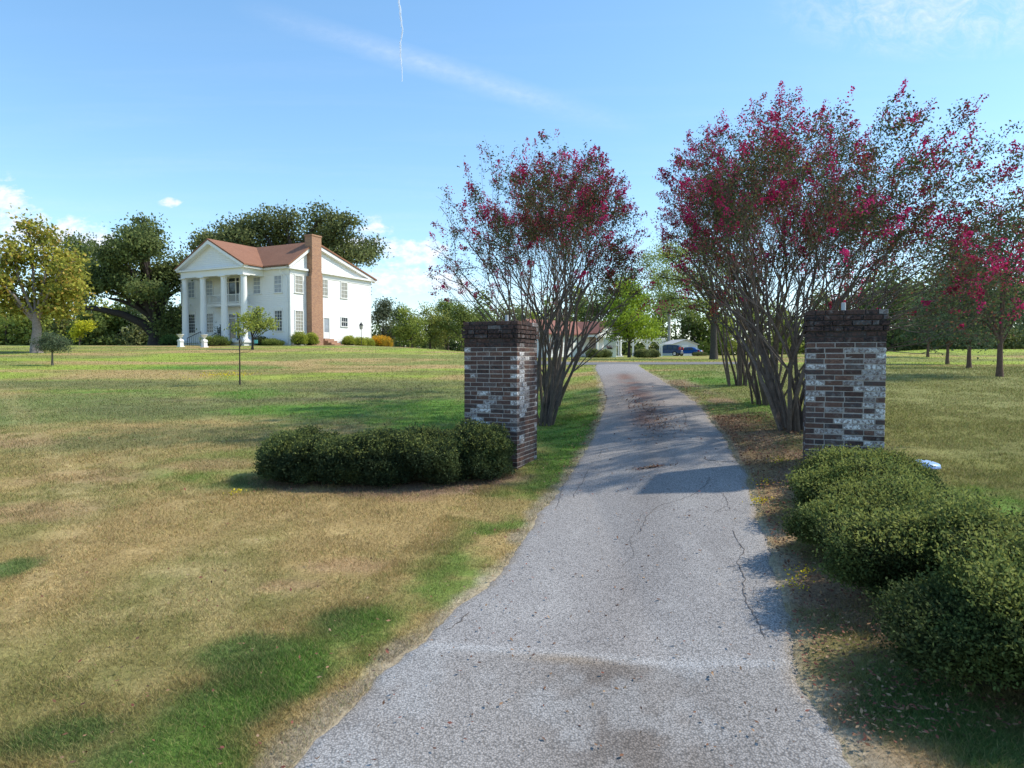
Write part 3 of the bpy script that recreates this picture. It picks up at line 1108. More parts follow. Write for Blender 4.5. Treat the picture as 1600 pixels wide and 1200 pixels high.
def make_pillar(name, label, corner, height, side, seed, pipe_at):
    """corner: world position of the reference front corner; side: 'R' when that corner is the front-right one"""
    r = np.random.default_rng(seed)
    W = 0.88
    cx = -W / 2 if side == 'R' else W / 2
    ex = np.array([math.cos(GATE_ROT), math.sin(GATE_ROT)])
    ey = np.array([-math.sin(GATE_ROT), math.cos(GATE_ROT)])
    base = np.array(corner[:2]) + ex * cx + ey * W / 2
    z0 = corner[2]
    t = thing(name, label, 'gate pillar', (base[0], base[1], z0), GATE_ROT)
    course = 0.0668
    n = int(round(height / course))
    palette = np.array([[0.118, 0.078, 0.070], [0.088, 0.066, 0.064], [0.145, 0.088, 0.072], [0.072, 0.062, 0.064], [0.16, 0.095, 0.074], [0.140, 0.120, 0.115]])
    white = np.array([0.70, 0.71, 0.72])

    def ring(g, k, ext, dark=0.0, whiteness=0.3, jit=0.0012):
        """one course of bricks round the pillar"""
        z = k * course
        half = W / 2 + ext
        off = 0.5 if k % 2 else 0.0
        bl, th, mo = 0.203, 0.10, 0.0125
        for s in range(4):
            a = s * PI / 2
            ca, sa = math.cos(a), math.sin(a)
            L = 2 * half
            # alternate courses own the corner
            x0 = -half if (k + s) % 2 == 0 else -half + th + mo
            x1 = half if (k + s) % 2 == 0 else half - th - mo
            x = x0
            first = True
            while x < x1 - 0.02:
                ln = bl if not (first and off) else bl * (0.5 if r.random() < .8 else 1)
                ln *= 0.96 + 0.08 * r.random()
                first = False
                xe = min(x + ln, x1)
                if x1 - xe < 0.05:
                    xe = x1
                j = r.normal() * jit
                y0, y1 = -half - j, -half + th
                zb, zt = z + mo / 2 + r.normal() * .001, z + course - mo / 2 + r.normal() * .001
                wv = r.random()
                col = palette[r.integers(0, 6)] * (0.6 + 0.6 * r.random())
                pw = float(fbm(np.array((x + xe) * 1.1 + s * 7.3 + seed), np.array(z * 1.9), 33, 3))
                if wv < whiteness * 2.3 * float(sstep(0.42, 0.58, pw)) + 0.06:
                    k2 = 0.30 + 0.70 * r.random()
                    col = col * (1 - k2) + white * k2
                col = col * (1 - dark) + np.array([0.016, 0.016, 0.018]) * dark
                b = 0.004
                # bevelled brick face: front face inset so mortar edges read soft
                vs = [(x, y1, zb), (xe, y1, zb), (xe, y1, zt), (x, y1, zt),
                      (x, y0 + b, zb), (xe, y0 + b, zb), (xe, y0 + b, zt), (x, y0 + b, zt),
                      (x + b, y0, zb + b), (xe - b, y0, zb + b), (xe - b, y0, zt - b), (x + b, y0, zt - b)]
                vs = np.array(vs)
                vs[8:] += r.normal(size=(4, 3)) * 0.0015
                fs = [(8, 9, 10, 11), (4, 5, 9, 8), (5, 6, 10, 9), (6, 7, 11, 10), (7, 4, 8, 11), (0, 1, 5, 4), (1, 2, 6, 5), (2, 3, 7, 6), (3, 0, 4, 7)]
                vr = np.stack([vs[:, 0] * ca - vs[:, 1] * sa, vs[:, 0] * sa + vs[:, 1] * ca, vs[:, 2]], 1)
                g.add(vr, fs, col)
                x = xe + mo
    shaft, cap = Geo(), Geo()
    ncap = 6
    for k in range(n - ncap):
        f = k / (n - ncap)
        band = 0.5 * (1 + math.sin(k * 0.9 + seed)) * 0.25
        wn = 0.05 + (0.62 if 0.28 < f < 0.92 else 0.12) * (0.15 + 0.85 * vnoise(np.array(k * 0.45), np.array(seed + .3), 2)) + band * 0.3
        if f < 0.15:
            wn = 0.12
        ring(shaft, k, 0.0, dark=0.10 * r.random(), whiteness=float(wn))
    exts = [0.035, 0.012, 0.055, 0.055, 0.02, 0.0]
    exts = [0.0, 0.003, 0.024, 0.028, 0.013, 0.010]
    darks = [0.70, 0.72, 0.88, 0.90, 0.75, 0.55]
    for i in range(ncap):
        ring(cap, n - ncap + i, exts[i], dark=darks[i], whiteness=0.08)
    mor = Geo()
    mor.box(-W / 2 + 0.006, W / 2 - 0.006, -W / 2 + 0.006, W / 2 - 0.006, -0.5, (n - ncap) * course + 0.002)
    M_BR = M_OLDBRICK
    s = shaft.build('shaft', M_BR, t)
    mor.build('mortar', M_MORTAR, s)
    c = cap.build('cap', M_BR, t)
    tp = Geo()
    zt = n * course
    tp.box(-W / 2 + .008, W / 2 - .008, -W / 2 + .008, W / 2 - .008, (n - ncap) * course + 0.004, zt - 0.008)
    tp.build('mortar', M_DKMORTAR, c)
    if pipe_at:
        pg = Geo()
        pg.lathe([(0.0, 0.0), (0.027, 0.0), (0.027, 0.12), (0.022, 0.123), (0.022, 0.05)], (pipe_at[0], pipe_at[1], zt - 0.006), 14)
        pg.build('pipe', mat('grey_pipe', (0.42, 0.45, 0.46), 0.5), t, smooth=False)
    return t


def old_brick_mat():
    m = bpy.data.materials.new('old_brick')
    m.use_nodes = True
    nt = m.node_tree
    N, L = nt.nodes.new, nt.links.new
    b = nt.nodes['Principled BSDF']
    b.inputs['Roughness'].default_value = 0.92
    b.inputs['Specular IOR Level'].default_value = 0.15
    at = N('ShaderNodeAttribute')
    at.attribute_name = 'tint'
    tc = N('ShaderNodeTexCoord')

    def nz(scale, lo, hi, rough=0.7):
        n = N('ShaderNodeTexNoise')
        n.inputs['Scale'].default_value = scale
        n.inputs['Detail'].default_value = 7
        n.inputs['Roughness'].default_value = rough
        L(tc.outputs['Object'], n.inputs['Vector'])
        r = N('ShaderNodeMapRange')
        r.inputs[1].default_value = lo
        r.inputs[2].default_value = hi
        L(n.outputs[0], r.inputs[0])
        return n.outputs[0], r.outputs[0]
    h, a = nz(55, 0.35, 0.65)
    _, f = nz(30, 0.48, 0.54)          # flaked paint
    _, g2 = nz(9, 0.56, 0.66)         # grey lime bloom

    def mix(fac, c1, c2, mode='MIX'):
        x = N('ShaderNodeMix')
        x.data_type = 'RGBA'
        x.blend_type = mode
        for i, v in ((0, fac), (6, c1), (7, c2)):
            if isinstance(v, (int, float)):
                x.inputs[i].default_value = v
            elif isinstance(v, tuple):
                x.inputs[i].default_value = (*v, 1)
            else:
                L(v, x.inputs[i])
        return x.outputs[2]
    dk = mix(a, (0.62, 0.62, 0.62), (1.3, 1.3, 1.3))
    cur = mix(1.0, at.outputs['Color'], dk, 'MULTIPLY')
    mu = N('ShaderNodeMath')
    mu.operation = 'MULTIPLY'
    mu.inputs[1].default_value = 0.75
    L(f, mu.inputs[0])
    cur = mix(mu.outputs[0], cur, (0.10, 0.06, 0.052))
    mu2 = N('ShaderNodeMath')
    mu2.operation = 'MULTIPLY'
    mu2.inputs[1].default_value = 0.28
    L(g2, mu2.inputs[0])
    cur = mix(mu2.outputs[0], cur, (0.40, 0.40, 0.40))
    L(cur, b.inputs['Base Color'])
    bp = N('ShaderNodeBump')
    bp.inputs['Strength'].default_value = 0.6
    bp.inputs['Distance'].default_value = 0.006
    L(h, bp.inputs['Height'])
    L(bp.outputs[0], b.inputs['Normal'])
    return m


M_OLDBRICK = old_brick_mat()
M_MORTAR = mat('lime_mortar', (0.34, 0.315, 0.295), 0.95, noise=(9, 0.4), spec=0.1)
M_DKMORTAR = mat('stained_mortar', (0.07, 0.066, 0.066), 0.95, noise=(9, 0.35), spec=0.1)


def build_pillars():
    Yl = 10.05
    cl = P(808, 737, Yl)
    zt = P(808, 499, Yl)[2]
    make_pillar('brick_pillar', 'whitewashed old brick gate pillar on the left of the drive beside the dark bushes', cl, zt - cl[2], 'R', 3, (0.05, 0.1))
    Yr = 8.4
    cr = P(1257, 735, Yr)
    zt = P(1257, 484, Yr)[2]
    make_pillar('brick_pillar', 'whitewashed old brick gate pillar on the right of the drive with grey pipe stub on top', cr, zt - cr[2], 'L', 8, (0.0, 0.02))


build_pillars()


# ------------------------------------------------------------------ bushes
def make_bush(name, label, cat, loc, rx, ry, h, n_shoot, leaf, cols, group=None, seed=1, shoot_len=0.10, per=9, lump=0.16, up=0.5, core=0.70, twigs=True, rot=0.0, box=2.0):
    r = np.random.default_rng(seed)
    t = thing(name, label, cat, loc, rot, group)
    # lumpy dome: direction -> radius factor
    ph = r.random((7, 3)) * 6.28
    fr = r.normal(size=(7, 3)) * 2.6

    def lumpf(d):
        s = np.zeros(len(d))
        for k in range(7):
            s += np.sin((d * fr[k]).sum(1) * 1.6 + ph[k, 0])
        return 1 + lump * s / 2.6
    # solid inner core, its dark colour painting the shade between the shoots
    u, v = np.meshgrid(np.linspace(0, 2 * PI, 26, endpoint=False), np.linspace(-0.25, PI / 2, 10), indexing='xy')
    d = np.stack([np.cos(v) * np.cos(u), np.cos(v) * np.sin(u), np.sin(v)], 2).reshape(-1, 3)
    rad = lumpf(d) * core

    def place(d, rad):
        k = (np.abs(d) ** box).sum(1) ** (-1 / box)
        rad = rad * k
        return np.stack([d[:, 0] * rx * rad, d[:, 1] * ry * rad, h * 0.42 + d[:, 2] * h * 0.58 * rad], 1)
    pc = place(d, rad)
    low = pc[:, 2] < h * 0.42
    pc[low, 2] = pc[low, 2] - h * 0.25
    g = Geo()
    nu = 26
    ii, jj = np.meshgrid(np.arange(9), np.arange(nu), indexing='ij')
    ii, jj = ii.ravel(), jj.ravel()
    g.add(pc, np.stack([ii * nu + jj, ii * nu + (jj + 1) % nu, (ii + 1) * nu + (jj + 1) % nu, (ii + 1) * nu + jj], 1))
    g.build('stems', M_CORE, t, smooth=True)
    # shoots
    z = r.random(n_shoot) * 1.45 - 0.45
    a = r.random(n_shoot) * 2 * PI
    q = np.sqrt(np.clip(1 - z * z, 0, 1))
    d = np.stack([q * np.cos(a), q * np.sin(a), z], 1)
    depth = 1 - 0.36 * r.random(n_shoot) ** 1.5 + 0.10 * (r.random(n_shoot) < 0.05)
    p = place(d, lumpf(d) * depth)
    p[:, 2] = np.maximum(p[:, 2], 0.03 + 0.05 * r.random(n_shoot))
    ax = d * np.array([1, 1, 0.8]) + np.array([0, 0, up]) + r.normal(size=(n_shoot, 3)) * 0.35
    ax /= np.linalg.norm(ax, axis=1, keepdims=True)
    sl = shoot_len * (0.5 + r.random(n_shoot))
    tt = np.linspace(-0.6, 1, per)
    cen = (p[:, None] + ax[:, None] * (tt[None, :, None] * sl[:, None, None])).reshape(-1, 3) + r.normal(size=(n_shoot * per, 3)) * leaf * 0.55
    axr = np.repeat(ax, per, 0)
    clump = fbm(p[:, 0] * 3 + 5 + seed, p[:, 1] * 3 + p[:, 2] * 4, 9, 3)
    tone = np.repeat(clump, per)
    c0, c1, c2 = (np.array(c) for c in cols)
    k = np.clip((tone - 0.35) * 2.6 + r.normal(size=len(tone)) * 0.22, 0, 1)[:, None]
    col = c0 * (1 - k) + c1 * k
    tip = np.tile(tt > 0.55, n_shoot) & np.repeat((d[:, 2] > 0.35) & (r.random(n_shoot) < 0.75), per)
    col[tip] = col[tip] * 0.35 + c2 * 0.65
    col *= (0.75 + 0.5 * r.random((len(col), 1)))
    lf = Geo()
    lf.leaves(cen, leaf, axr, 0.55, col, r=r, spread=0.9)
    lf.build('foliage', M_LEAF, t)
    return t


def build_bushes():
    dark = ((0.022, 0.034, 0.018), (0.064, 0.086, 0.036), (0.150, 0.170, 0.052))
    words = ['leftmost dark clipped bush of the row by the left pillar, slightly apart', 'second dark clipped bush from the left in the row by the left pillar',
             'third dark clipped bush in the row by the left pillar', 'dark clipped bush nearest the left pillar, rounded at its end']
    spec = [(470, 9.55, .54, .52, .64), (562, 9.38, .58, .54, .67), (654, 9.42, .58, .54, .67), (741, 9.65, .52, .50, .69)]
    for i, (px, Y, rx, ry, h) in enumerate(spec):
        make_bush('boxwood_bush', words[i], 'bush', ground_at(px, Y, 0.02), rx, ry, h, 7500, 0.031, dark, 'clipped bushes left of the drive', 20 + i, 0.055, 8, 0.15, box=2.9)
    ol = ((0.022, 0.032, 0.014), (0.075, 0.100, 0.034), (0.22, 0.235, 0.068))
    rspec = [((3.92, 7.48), .56, .42, .38, 'low olive bush touching the front of the right brick pillar'),
             ((3.52, 6.66), .60, .43, .41, 'second low olive bush in front of the right brick pillar'),
             ((3.28, 5.74), .68, .46, .47, 'middle low olive bush of the five along the right verge'),
             ((3.20, 4.74), .76, .50, .57, 'second closest low olive bush along the right verge'),
             ((3.12, 3.60), .90, .58, .68, 'closest and largest olive bush at the right edge of the photo')]
    for i, ((x, y), rx, ry, h, lab) in enumerate(rspec):
        n = [7500, 8500, 10500, 13500, 17000][i]
        lf = [0.027, 0.026, 0.025, 0.024, 0.023][i]
        make_bush('spirea_bush', lab, 'bush', (x, y, float(T(x, y)) - 0.02), rx, ry, h, n, lf, ol, 'low bushes along the right verge', 40 + i, 0.10, 9, 0.24, 0.8, box=2.4)


build_bushes()


# ------------------------------------------------------------------ crape myrtles
def make_crape(label, base, H, R, stems, seed, lean=(0, 0), flowers=150, leafn=25, zc=0.61, dead=0, stem_r=0.042, spread=(7, 25), levels=6, group='crape myrtles lining the drive', density=1.0, rz=0.42):
    r = np.random.default_rng(seed)
    t = thing('crape_myrtle', label, 'tree', (base[0], base[1], base[2] - 0.03), 0, group)
    bark = Geo()
    tips, twigs = [], []
    cen = np.array([lean[0], lean[1], zc * H])

    def inside(p):
        q = (p - cen) / np.array([R, R, rz * H])
        rr = q @ q
        return rr

    def barkcol():
        return np.array([0.125, 0.100, 0.084]) * (0.75 + 0.5 * r.random())

    def grow(p, d, rad, ln, lev):
        n = 5 if lev < 2 else 4
        pts, rads = [p], [rad]
        step = ln / n
        stopped = False
        for i in range(n):
            out = np.array([p[0] - lean[0] * .3, p[1] - lean[1] * .3, 0])
            out = out / max(np.linalg.norm(out), 0.3)
            d = d + r.normal(size=3) * (0.07 if lev < 2 else 0.12) + out * (0.004 if lev == 0 else 0.030) + np.array([lean[0], lean[1], 0]) * (0.0 if lev == 0 else 0.022) + np.array([0, 0, 0.035 if lev > 1 else 0.0])
            d /= np.linalg.norm(d)
            p = p + d * step
            pts.append(p)
            rads.append(rad * (1 - 0.30 * (i + 1) / n))
            lim = 0.86 + 0.24 * r.random()
            rc = math.hypot((p[0] - cen[0] * min(1, p[2] / cen[2])) / R, (p[1] - cen[1]) / R)
            if (p[2] > cen[2] - 0.2 and inside(p) > lim) or rc > lim:
                stopped = True
                break
        bark.tube(pts, rads, 6 if lev < 2 else (5 if lev < 3 else 3), barkcol())
        rad = rads[-1]
        if lev >= 3:
            twigs.append((np.array(pts), lev))
        if stopped or lev >= levels or (lev >= 3 and r.random() < 0.10):
            tips.append((p, d))
            return
        nb = 2 if r.random() < 0.55 else 3
        for k in range(nb):
            ax = np.cross(d, r.normal(size=3))
            ax /= np.linalg.norm(ax)
            ang = math.radians((8 if k == 0 else 20) + 14 * r.random())
            dd = d * math.cos(ang) + np.cross(ax, d) * math.sin(ang)
            grow(p, dd / np.linalg.norm(dd), rad * (0.86 if k == 0 else 0.68), ln * (0.66 + 0.22 * r.random()), lev + 1)
    for s in range(stems):
        a = 2 * PI * (s + 0.5 * r.random()) / stems
        rb = 0.08 + 0.22 * r.random()
        ang = math.radians(spread[0] + (spread[1] - spread[0]) * r.random())
        b = np.array([math.cos(a) * rb, math.sin(a) * rb, -0.05])
        d = np.array([math.cos(a) * math.sin(ang), math.sin(a) * math.sin(ang), math.cos(ang)]) + np.array([lean[0], lean[1], 0]) * 0.05
        grow(b, d / np.linalg.norm(d), stem_r * (0.6 + 0.6 * r.random()), H * (0.22 + 0.12 * r.random()), 0)
    for s in range(dead):
        a = r.random() * 2 * PI
        p0 = cen + np.array([math.cos(a) * R * .6, math.sin(a) * R * .3, rz * H * .2])
        pts = [p0]
        d = np.array([math.cos(a) * .3, 0, 1.0])
        for k in range(7):
            d = d + r.normal(size=3) * 0.2
            d /= np.linalg.norm(d)
            pts.append(pts[-1] + d * 0.24)
        bark.tube(pts, np.linspace(0.014, 0.004, 8), 3, np.array([0.10, 0.085, 0.075]))
    bark.build('trunk', M_BARK, t)
    # leaves along the fine twigs
    lf = Geo()
    cs, ax = [], []
    for pts, lev in twigs:
        if lev < 4 and r.random() < 0.45:
            continue
        ctr = pts.mean(0)
        if ctr[2] < 0.30 * H:
            continue
        hh = (ctr[2] - 0.30 * H) / (0.70 * H)
        n = r.poisson(leafn * density * (0.16 + 0.80 * min(1, hh * 1.3)) * (0.2 + 1.3 * r.random() ** 2))
        if n == 0:
            continue
        k = r.random(n) * (len(pts) - 1)
        i = np.minimum(k.astype(int), len(pts) - 2)
        q = pts[i] * (1 - (k - i))[:, None] + pts[i + 1] * (k - i)[:, None]
        cs.append(q + r.normal(size=(n, 3)) * 0.055)
        ax.append(np.repeat((pts[-1] - pts[0])[None], n, 0))
    cs = np.concatenate(cs)
    pal = np.array([[0.028, 0.044, 0.022], [0.044, 0.064, 0.028], [0.080, 0.095, 0.036], [0.110, 0.050, 0.036], [0.062, 0.038, 0.034]])
    ci = r.choice(5, len(cs), p=[.26, .28, .16, .16, .14])
    col = pal[ci] * (0.7 + 0.6 * r.random((len(cs), 1)))
    lf.leaves(cs, 0.045, None, 0.55, col, r=r)
    lf.build('foliage', M_LEAF_MATTE, t)
    # blossom panicles at the tips
    fl = Geo()
    tp = [q for q in tips if q[0][2] > 0.36 * H]
    r.shuffle(tp)
    fc, fcol = [], []
    for p, d in tp[:flowers]:
        n = int(26 + 40 * r.random())
        big = 0.6 + 0.75 * r.random()
        k = r.random(n)
        sp = 0.050 * big * (1.15 - 0.9 * k)
        q = p + d * (k[:, None] * 0.21 * big - 0.04) + r.normal(size=(n, 3)) * sp[:, None]
        fc.append(q)
        base_c = np.array([[0.48, 0.022, 0.125], [0.38, 0.018, 0.10], [0.55, 0.04, 0.18], [0.27, 0.022, 0.06], [0.33, 0.05, 0.065]])[r.choice(5, p=[.34, .24, .2, .14, .08])]
        fcol.append(base_c * (0.6 + 0.7 * r.random((n, 1))))
    # scattered spent seed heads
    for p, d in tp[flowers:flowers + int(flowers * 0.25)]:
        n = int(6 + 8 * r.random())
        q = p + d * (r.random((n, 1)) * 0.14) + r.normal(size=(n, 3)) * 0.03
        fc.append(q)
        fcol.append(np.array([0.17, 0.035, 0.05]) * (0.5 + r.random((n, 1))))
    fl.leaves(np.concatenate(fc), 0.034, None, 0.9, np.concatenate(fcol), r=r)
    fl.build('blossoms', M_PETAL, t)
    return t


def build_crapes():
    # left of the drive
    make_crape('wide pink flowering crape myrtle just behind the left pillar, bare dead twigs on its left', ground_at(846, 14.6), 6.0, 2.2, 17, 101, lean=(-0.1, 0.0), flowers=280, dead=3, spread=(2, 17), density=1.7)
    make_crape('pink flowering crape myrtle second behind the left pillar', ground_at(859, 17.6), 6.3, 2.0, 10, 102, lean=(0.1, 0), flowers=210, dead=1, spread=(2, 15), density=1.3)
    make_crape('pink flowering crape myrtle third and farthest on the left of the drive', ground_at(862, 22.0), 6.5, 2.0, 9, 103, lean=(0.05, 0), flowers=260, spread=(2, 15), density=1.0)
    # right of the drive
    make_crape('tall many stemmed crape myrtle directly behind the right pillar, spreading over it to the right', ground_at(1246, 11.3), 4.95, 2.85, 24, 111, lean=(0.95, 0.1), flowers=430, spread=(2, 21), density=1.05, stem_r=0.042, zc=.66)
    make_crape('pink flowering crape myrtle second from the right pillar', ground_at(1200, 14.6), 6.25, 2.35, 18, 112, lean=(-0.1, 0), flowers=480, spread=(2, 15), density=1.1)
    make_crape('pink flowering crape myrtle third and farthest on the right of the drive', ground_at(1156, 18.6), 6.0, 2.2, 14, 113, lean=(0.1, 0), flowers=340, spread=(2, 13), density=1.0)


build_crapes()


# ------------------------------------------------------------------ broadleaf trees
def make_tree(name, label, base, trunk_h, trunk_r, blobs, n_leaf, leaf, cols, seed, group=None, cat='tree', limbs=None, bark=(0.10, 0.085, 0.07), cluster=0.55, per=46, shell=0.6, tip=None, trunk_lean=(0, 0), flower=None, matte=False):
    """blobs: (dx,dy,dz,rx,ry,rz) crown masses in metres from the base. limbs: extra polylines [(pts, r0, r1)]"""
    r = np.random.default_rng(seed)
    t = thing(name, label, cat, (base[0], base[1], base[2]), 0, group)
    g = Geo()
    top = np.array([trunk_lean[0], trunk_lean[1], trunk_h])
    tp = [np.array([0, 0, -0.3]), np.array([0, 0, 0.0]), top * 0.25 + r.normal(size=3) * trunk_r * .15, top * 0.6 + r.normal(size=3) * trunk_r * .25, top]
    g.tube(tp, [trunk_r * 1.7, trunk_r * 1.35, trunk_r, trunk_r * .88, trunk_r * .72], 9, bark)
    bc = np.array(bark)
    vol = np.array([b[3] * b[4] * b[5] for b in blobs]) ** 0.75
    share = vol / vol.sum()
    LC, LT = [], []
    for b, s in zip(blobs, share):
        c = np.array(b[:3])
        rad = np.array(b[3:6])
        st = top * (0.75 + 0.25 * r.random())
        mid = st * 0.5 + c * 0.5 + np.array([0, 0, 0.10 * np.linalg.norm(c - st)]) * (1 if c[2] > st[2] else -.2) + r.normal(size=3) * 0.06 * np.linalg.norm(c - st)
        rr = trunk_r * (0.30 + 0.45 * math.sqrt(s))
        g.tube([st, st * .6 + mid * .4, mid, mid * .4 + c * .6, c], [rr, rr * .85, rr * .7, rr * .55, rr * .4], 6, bc)
        ncl = max(4, int(n_leaf * s / per))
        dd = r.normal(size=(ncl, 3))
        dd /= np.linalg.norm(dd, axis=1, keepdims=True)
        q = (shell + (1 - shell) * r.random(ncl))[:, None] * (0.88 + 0.28 * r.random((ncl, 1)))
        cc = c + dd * q * rad
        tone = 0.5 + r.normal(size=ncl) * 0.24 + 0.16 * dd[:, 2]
        for i in range(ncl):
            if i % 4 == 0:
                e = cc[i]
                m2 = c * .45 + e * .55 + r.normal(size=3) * rad.mean() * .08
                g.tube([c * .8 + mid * .2, m2, e], [rr * .34, rr * .22, rr * .07], 4, bc)
            n = max(3, int(per * (0.5 + r.random())))
            sp = cluster * (0.6 + 0.8 * r.random())
            LC.append(cc[i] + r.normal(size=(n, 3)) * np.array([sp, sp, sp * 0.62]))
            LT.append(np.clip(tone[i] + r.normal(size=n) * 0.16, 0, 1))
    for l in limbs or []:
        pts = np.array(l[0], float)
        g.tube(pts, np.linspace(l[1], l[2], len(pts)), 7, bc)
    g.build('trunk', M_BARK, t, smooth=True)
    LC, LT = np.concatenate(LC), np.concatenate(LT)[:, None]
    c0, c1 = np.array(cols[0]), np.array(cols[1])
    col = c0 * (1 - LT) + c1 * LT
    if len(cols) > 2:
        pick = r.random(len(LC)) < cols[3]
        col[pick] = np.array(cols[2])
    col *= (0.75 + 0.5 * r.random((len(LC), 1)))
    lf = Geo()
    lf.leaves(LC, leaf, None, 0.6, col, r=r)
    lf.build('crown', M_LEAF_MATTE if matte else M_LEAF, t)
    if flower:
        n, fc = flower
        pick = LC[r.choice(len(LC), n)]
        pp = (pick[:, None] + r.normal(size=(n, 22, 3)) * 0.055).reshape(-1, 3)
        fg = Geo()
        fg.leaves(pp, 0.06, None, 0.9, np.array(fc) * (0.6 + 0.7 * r.random((len(pp), 1))), r=r)
        fg.build('blossoms', M_PETAL, t)
    return t


def crown_blobs(r, n, w, z0, z1, squash=0.8, depth=None):
    """n lobes filling a crown of half-width w between heights z0 and z1"""
    out = []
    depth = depth or w
    h = z1 - z0
    for i in range(n):
        a = r.random() * 2 * PI
        f = r.random()
        k = math.sqrt(r.random()) * 0.72
        ww = math.sin(min(1, 0.22 + 0.78 * (1 - f ** 1.8)) * PI / 2)
        out.append((math.cos(a) * w * k * ww, math.sin(a) * depth * k * ww, z0 + h * (0.15 + 0.75 * f), w * (0.34 + .16 * r.random()), depth * (0.34 + .16 * r.random()), h * (0.16 + .08 * r.random()) * squash))
    return out


OAKC = ((0.030, 0.046, 0.020), (0.135, 0.160, 0.060))


def build_left_trees():
    r = np.random.default_rng(50)
    # magnolia at the far left, yellowing
    Y = 49.0
    s = Y / F_PX
    b = ground_at(58, Y)
    bl = []
    for px, py, rx, ry in [(58, 368, 30, 26), (30, 400, 42, 30), (85, 410, 42, 32), (15, 440, 46, 30), (60, 445, 50, 34), (105, 450, 32, 30), (5, 470, 36, 22), (50, 480, 46, 18), (92, 480, 36, 20), (40, 350, 18, 14), (118, 425, 18, 18), (-30, 440, 40, 34)]:
        q = P(px, py, Y) - b
        bl.append((q[0], r.normal() * 1.0, q[2], rx * s * .82, rx * s * .82, ry * s * .82))
    make_tree('magnolia_tree', 'yellowing broad tree with pale trunk at the far left of the lawn', b, P(58, 490, Y)[2] - b[2], 0.33, bl, 15000, 0.27, ((0.085, 0.105, 0.025), (0.30, 0.28, 0.055), (0.30, 0.21, 0.06), .12), 51, bark=(0.26, 0.22, 0.20), cluster=0.42, per=26, shell=.35)
    # live oak with low sweeping limbs left of the house
    Y = 74.0
    s = Y / F_PX
    b = ground_at(246, Y)
    bl = []
    for px, py, rx, ry in [(238, 372, 26, 20), (205, 366, 16, 10), (262, 395, 34, 26), (215, 405, 34, 24), (180, 425, 34, 22), (250, 430, 42, 24), (285, 425, 26, 30), (205, 445, 36, 16), (160, 448, 26, 14), (240, 455, 34, 14), (280, 462, 22, 16), (145, 430, 18, 14), (282, 500, 16, 26), (268, 515, 14, 18), (225, 385, 20, 14), (245, 356, 14, 10)]:
        q = P(px, py, Y) - b
        bl.append((q[0], r.normal() * 2.2, q[2], rx * s * .85, rx * s * .85, ry * s * .85))

    def L(*pp):
        return [P(x, y, Y) - b + np.array([0, dy, 0]) for x, y, dy in pp]
    limbs = [(L((243, 525, 0), (228, 506, -.5), (200, 492, -1), (165, 484, -1.5), (130, 482, -1.8), (105, 474, -2)), .55, .12),
             (L((243, 505, 0), (232, 492, 0), (214, 480, 0), (190, 470, 0), (170, 466, 0)), .42, .12),
             (L((245, 500, 0), (247, 470, 0), (243, 440, 0), (246, 410, 0)), .5, .15),
             (L((246, 490, 0), (258, 462, .5), (275, 452, .5), (286, 458, .5)), .38, .12),
             (L((244, 495, 0), (225, 465, 1), (205, 450, 1), (180, 440, 1)), .32, .1),
             (L((247, 480, 0), (262, 440, 0), (272, 415, 0)), .3, .1)]
    make_tree('live_oak', 'dark live oak with low sweeping limbs on the left of the white house', b, P(246, 500, Y)[2] - b[2], 0.75, bl, 26000, 0.32, OAKC, 52, bark=(0.05, 0.042, 0.038), limbs=limbs, cluster=0.62, per=34, shell=.45)
    # smaller oak behind it
    Y = 92
    b = ground_at(128, Y)
    s = Y / F_PX
    bl = [(*(P(px, py, Y) - b), rx * s, rx * s, ry * s) for px, py, rx, ry in [(118, 385, 24, 20), (140, 405, 24, 24), (112, 420, 26, 24), (148, 440, 20, 24), (120, 455, 26, 20)]]
    make_tree('live_oak', 'green oak partly hidden between the yellowing tree and the dark oak', b, P(128, 480, Y)[2] - b[2], 0.5, bl, 8000, 0.34, ((0.03, 0.05, 0.02), (0.11, 0.14, 0.05)), 53, bark=(0.05, 0.042, 0.038), cluster=0.7, per=30)
    # great oak behind the house
    Y = 98
    b = ground_at(455, Y)
    s = Y / F_PX
    bl = []
    for px, py, rx, ry in [(330, 372, 30, 16), (365, 362, 34, 20), (400, 352, 34, 24), (440, 342, 34, 22), (430, 372, 40, 22), (478, 360, 36, 26), (505, 340, 30, 20), (540, 358, 30, 22), (515, 375, 40, 24), (560, 378, 30, 18), (572, 398, 22, 14), (540, 398, 34, 18), (382, 378, 40, 16), (565, 412, 12, 8), (345, 385, 34, 14), (470, 390, 60, 26), (320, 390, 18, 12)]:
        q = P(px, py, Y) - b
        bl.append((q[0], r.normal() * 2.6, q[2], rx * s * .86, rx * s * .86, ry * s * .86))
    make_tree('live_oak', 'great oak rising above the red roof behind the white house', b, P(455, 430, Y)[2] - b[2], 0.95, bl, 30000, 0.40, ((0.034, 0.048, 0.024), (0.145, 0.160, 0.066)), 54, bark=(0.06, 0.05, 0.045), cluster=0.8, per=36, shell=.4)
    # saplings on the lawn
    b = G(82, 571)
    bl = [(-.55, 0, 1.15, .42, .42, .26), (-.1, .1, 1.42, .5, .5, .28), (.35, 0, 1.15, .5, .5, .28), (.1, -.2, .95, .5, .4, .22), (-.45, 0, .85, .3, .3, .16), (.55, 0, .85, .35, .3, .14)]
    make_tree('olive_sapling', 'small grey green round sapling standing in front of the far left tree', b, .75, .05, bl, 6500, .060, ((0.04, 0.055, 0.036), (0.10, 0.125, 0.075)), 55, bark=(0.16, 0.13, 0.10), cluster=.13, per=30, shell=.3)
    Y = 23.7
    b = G(375, 601)
    s = Y / F_PX
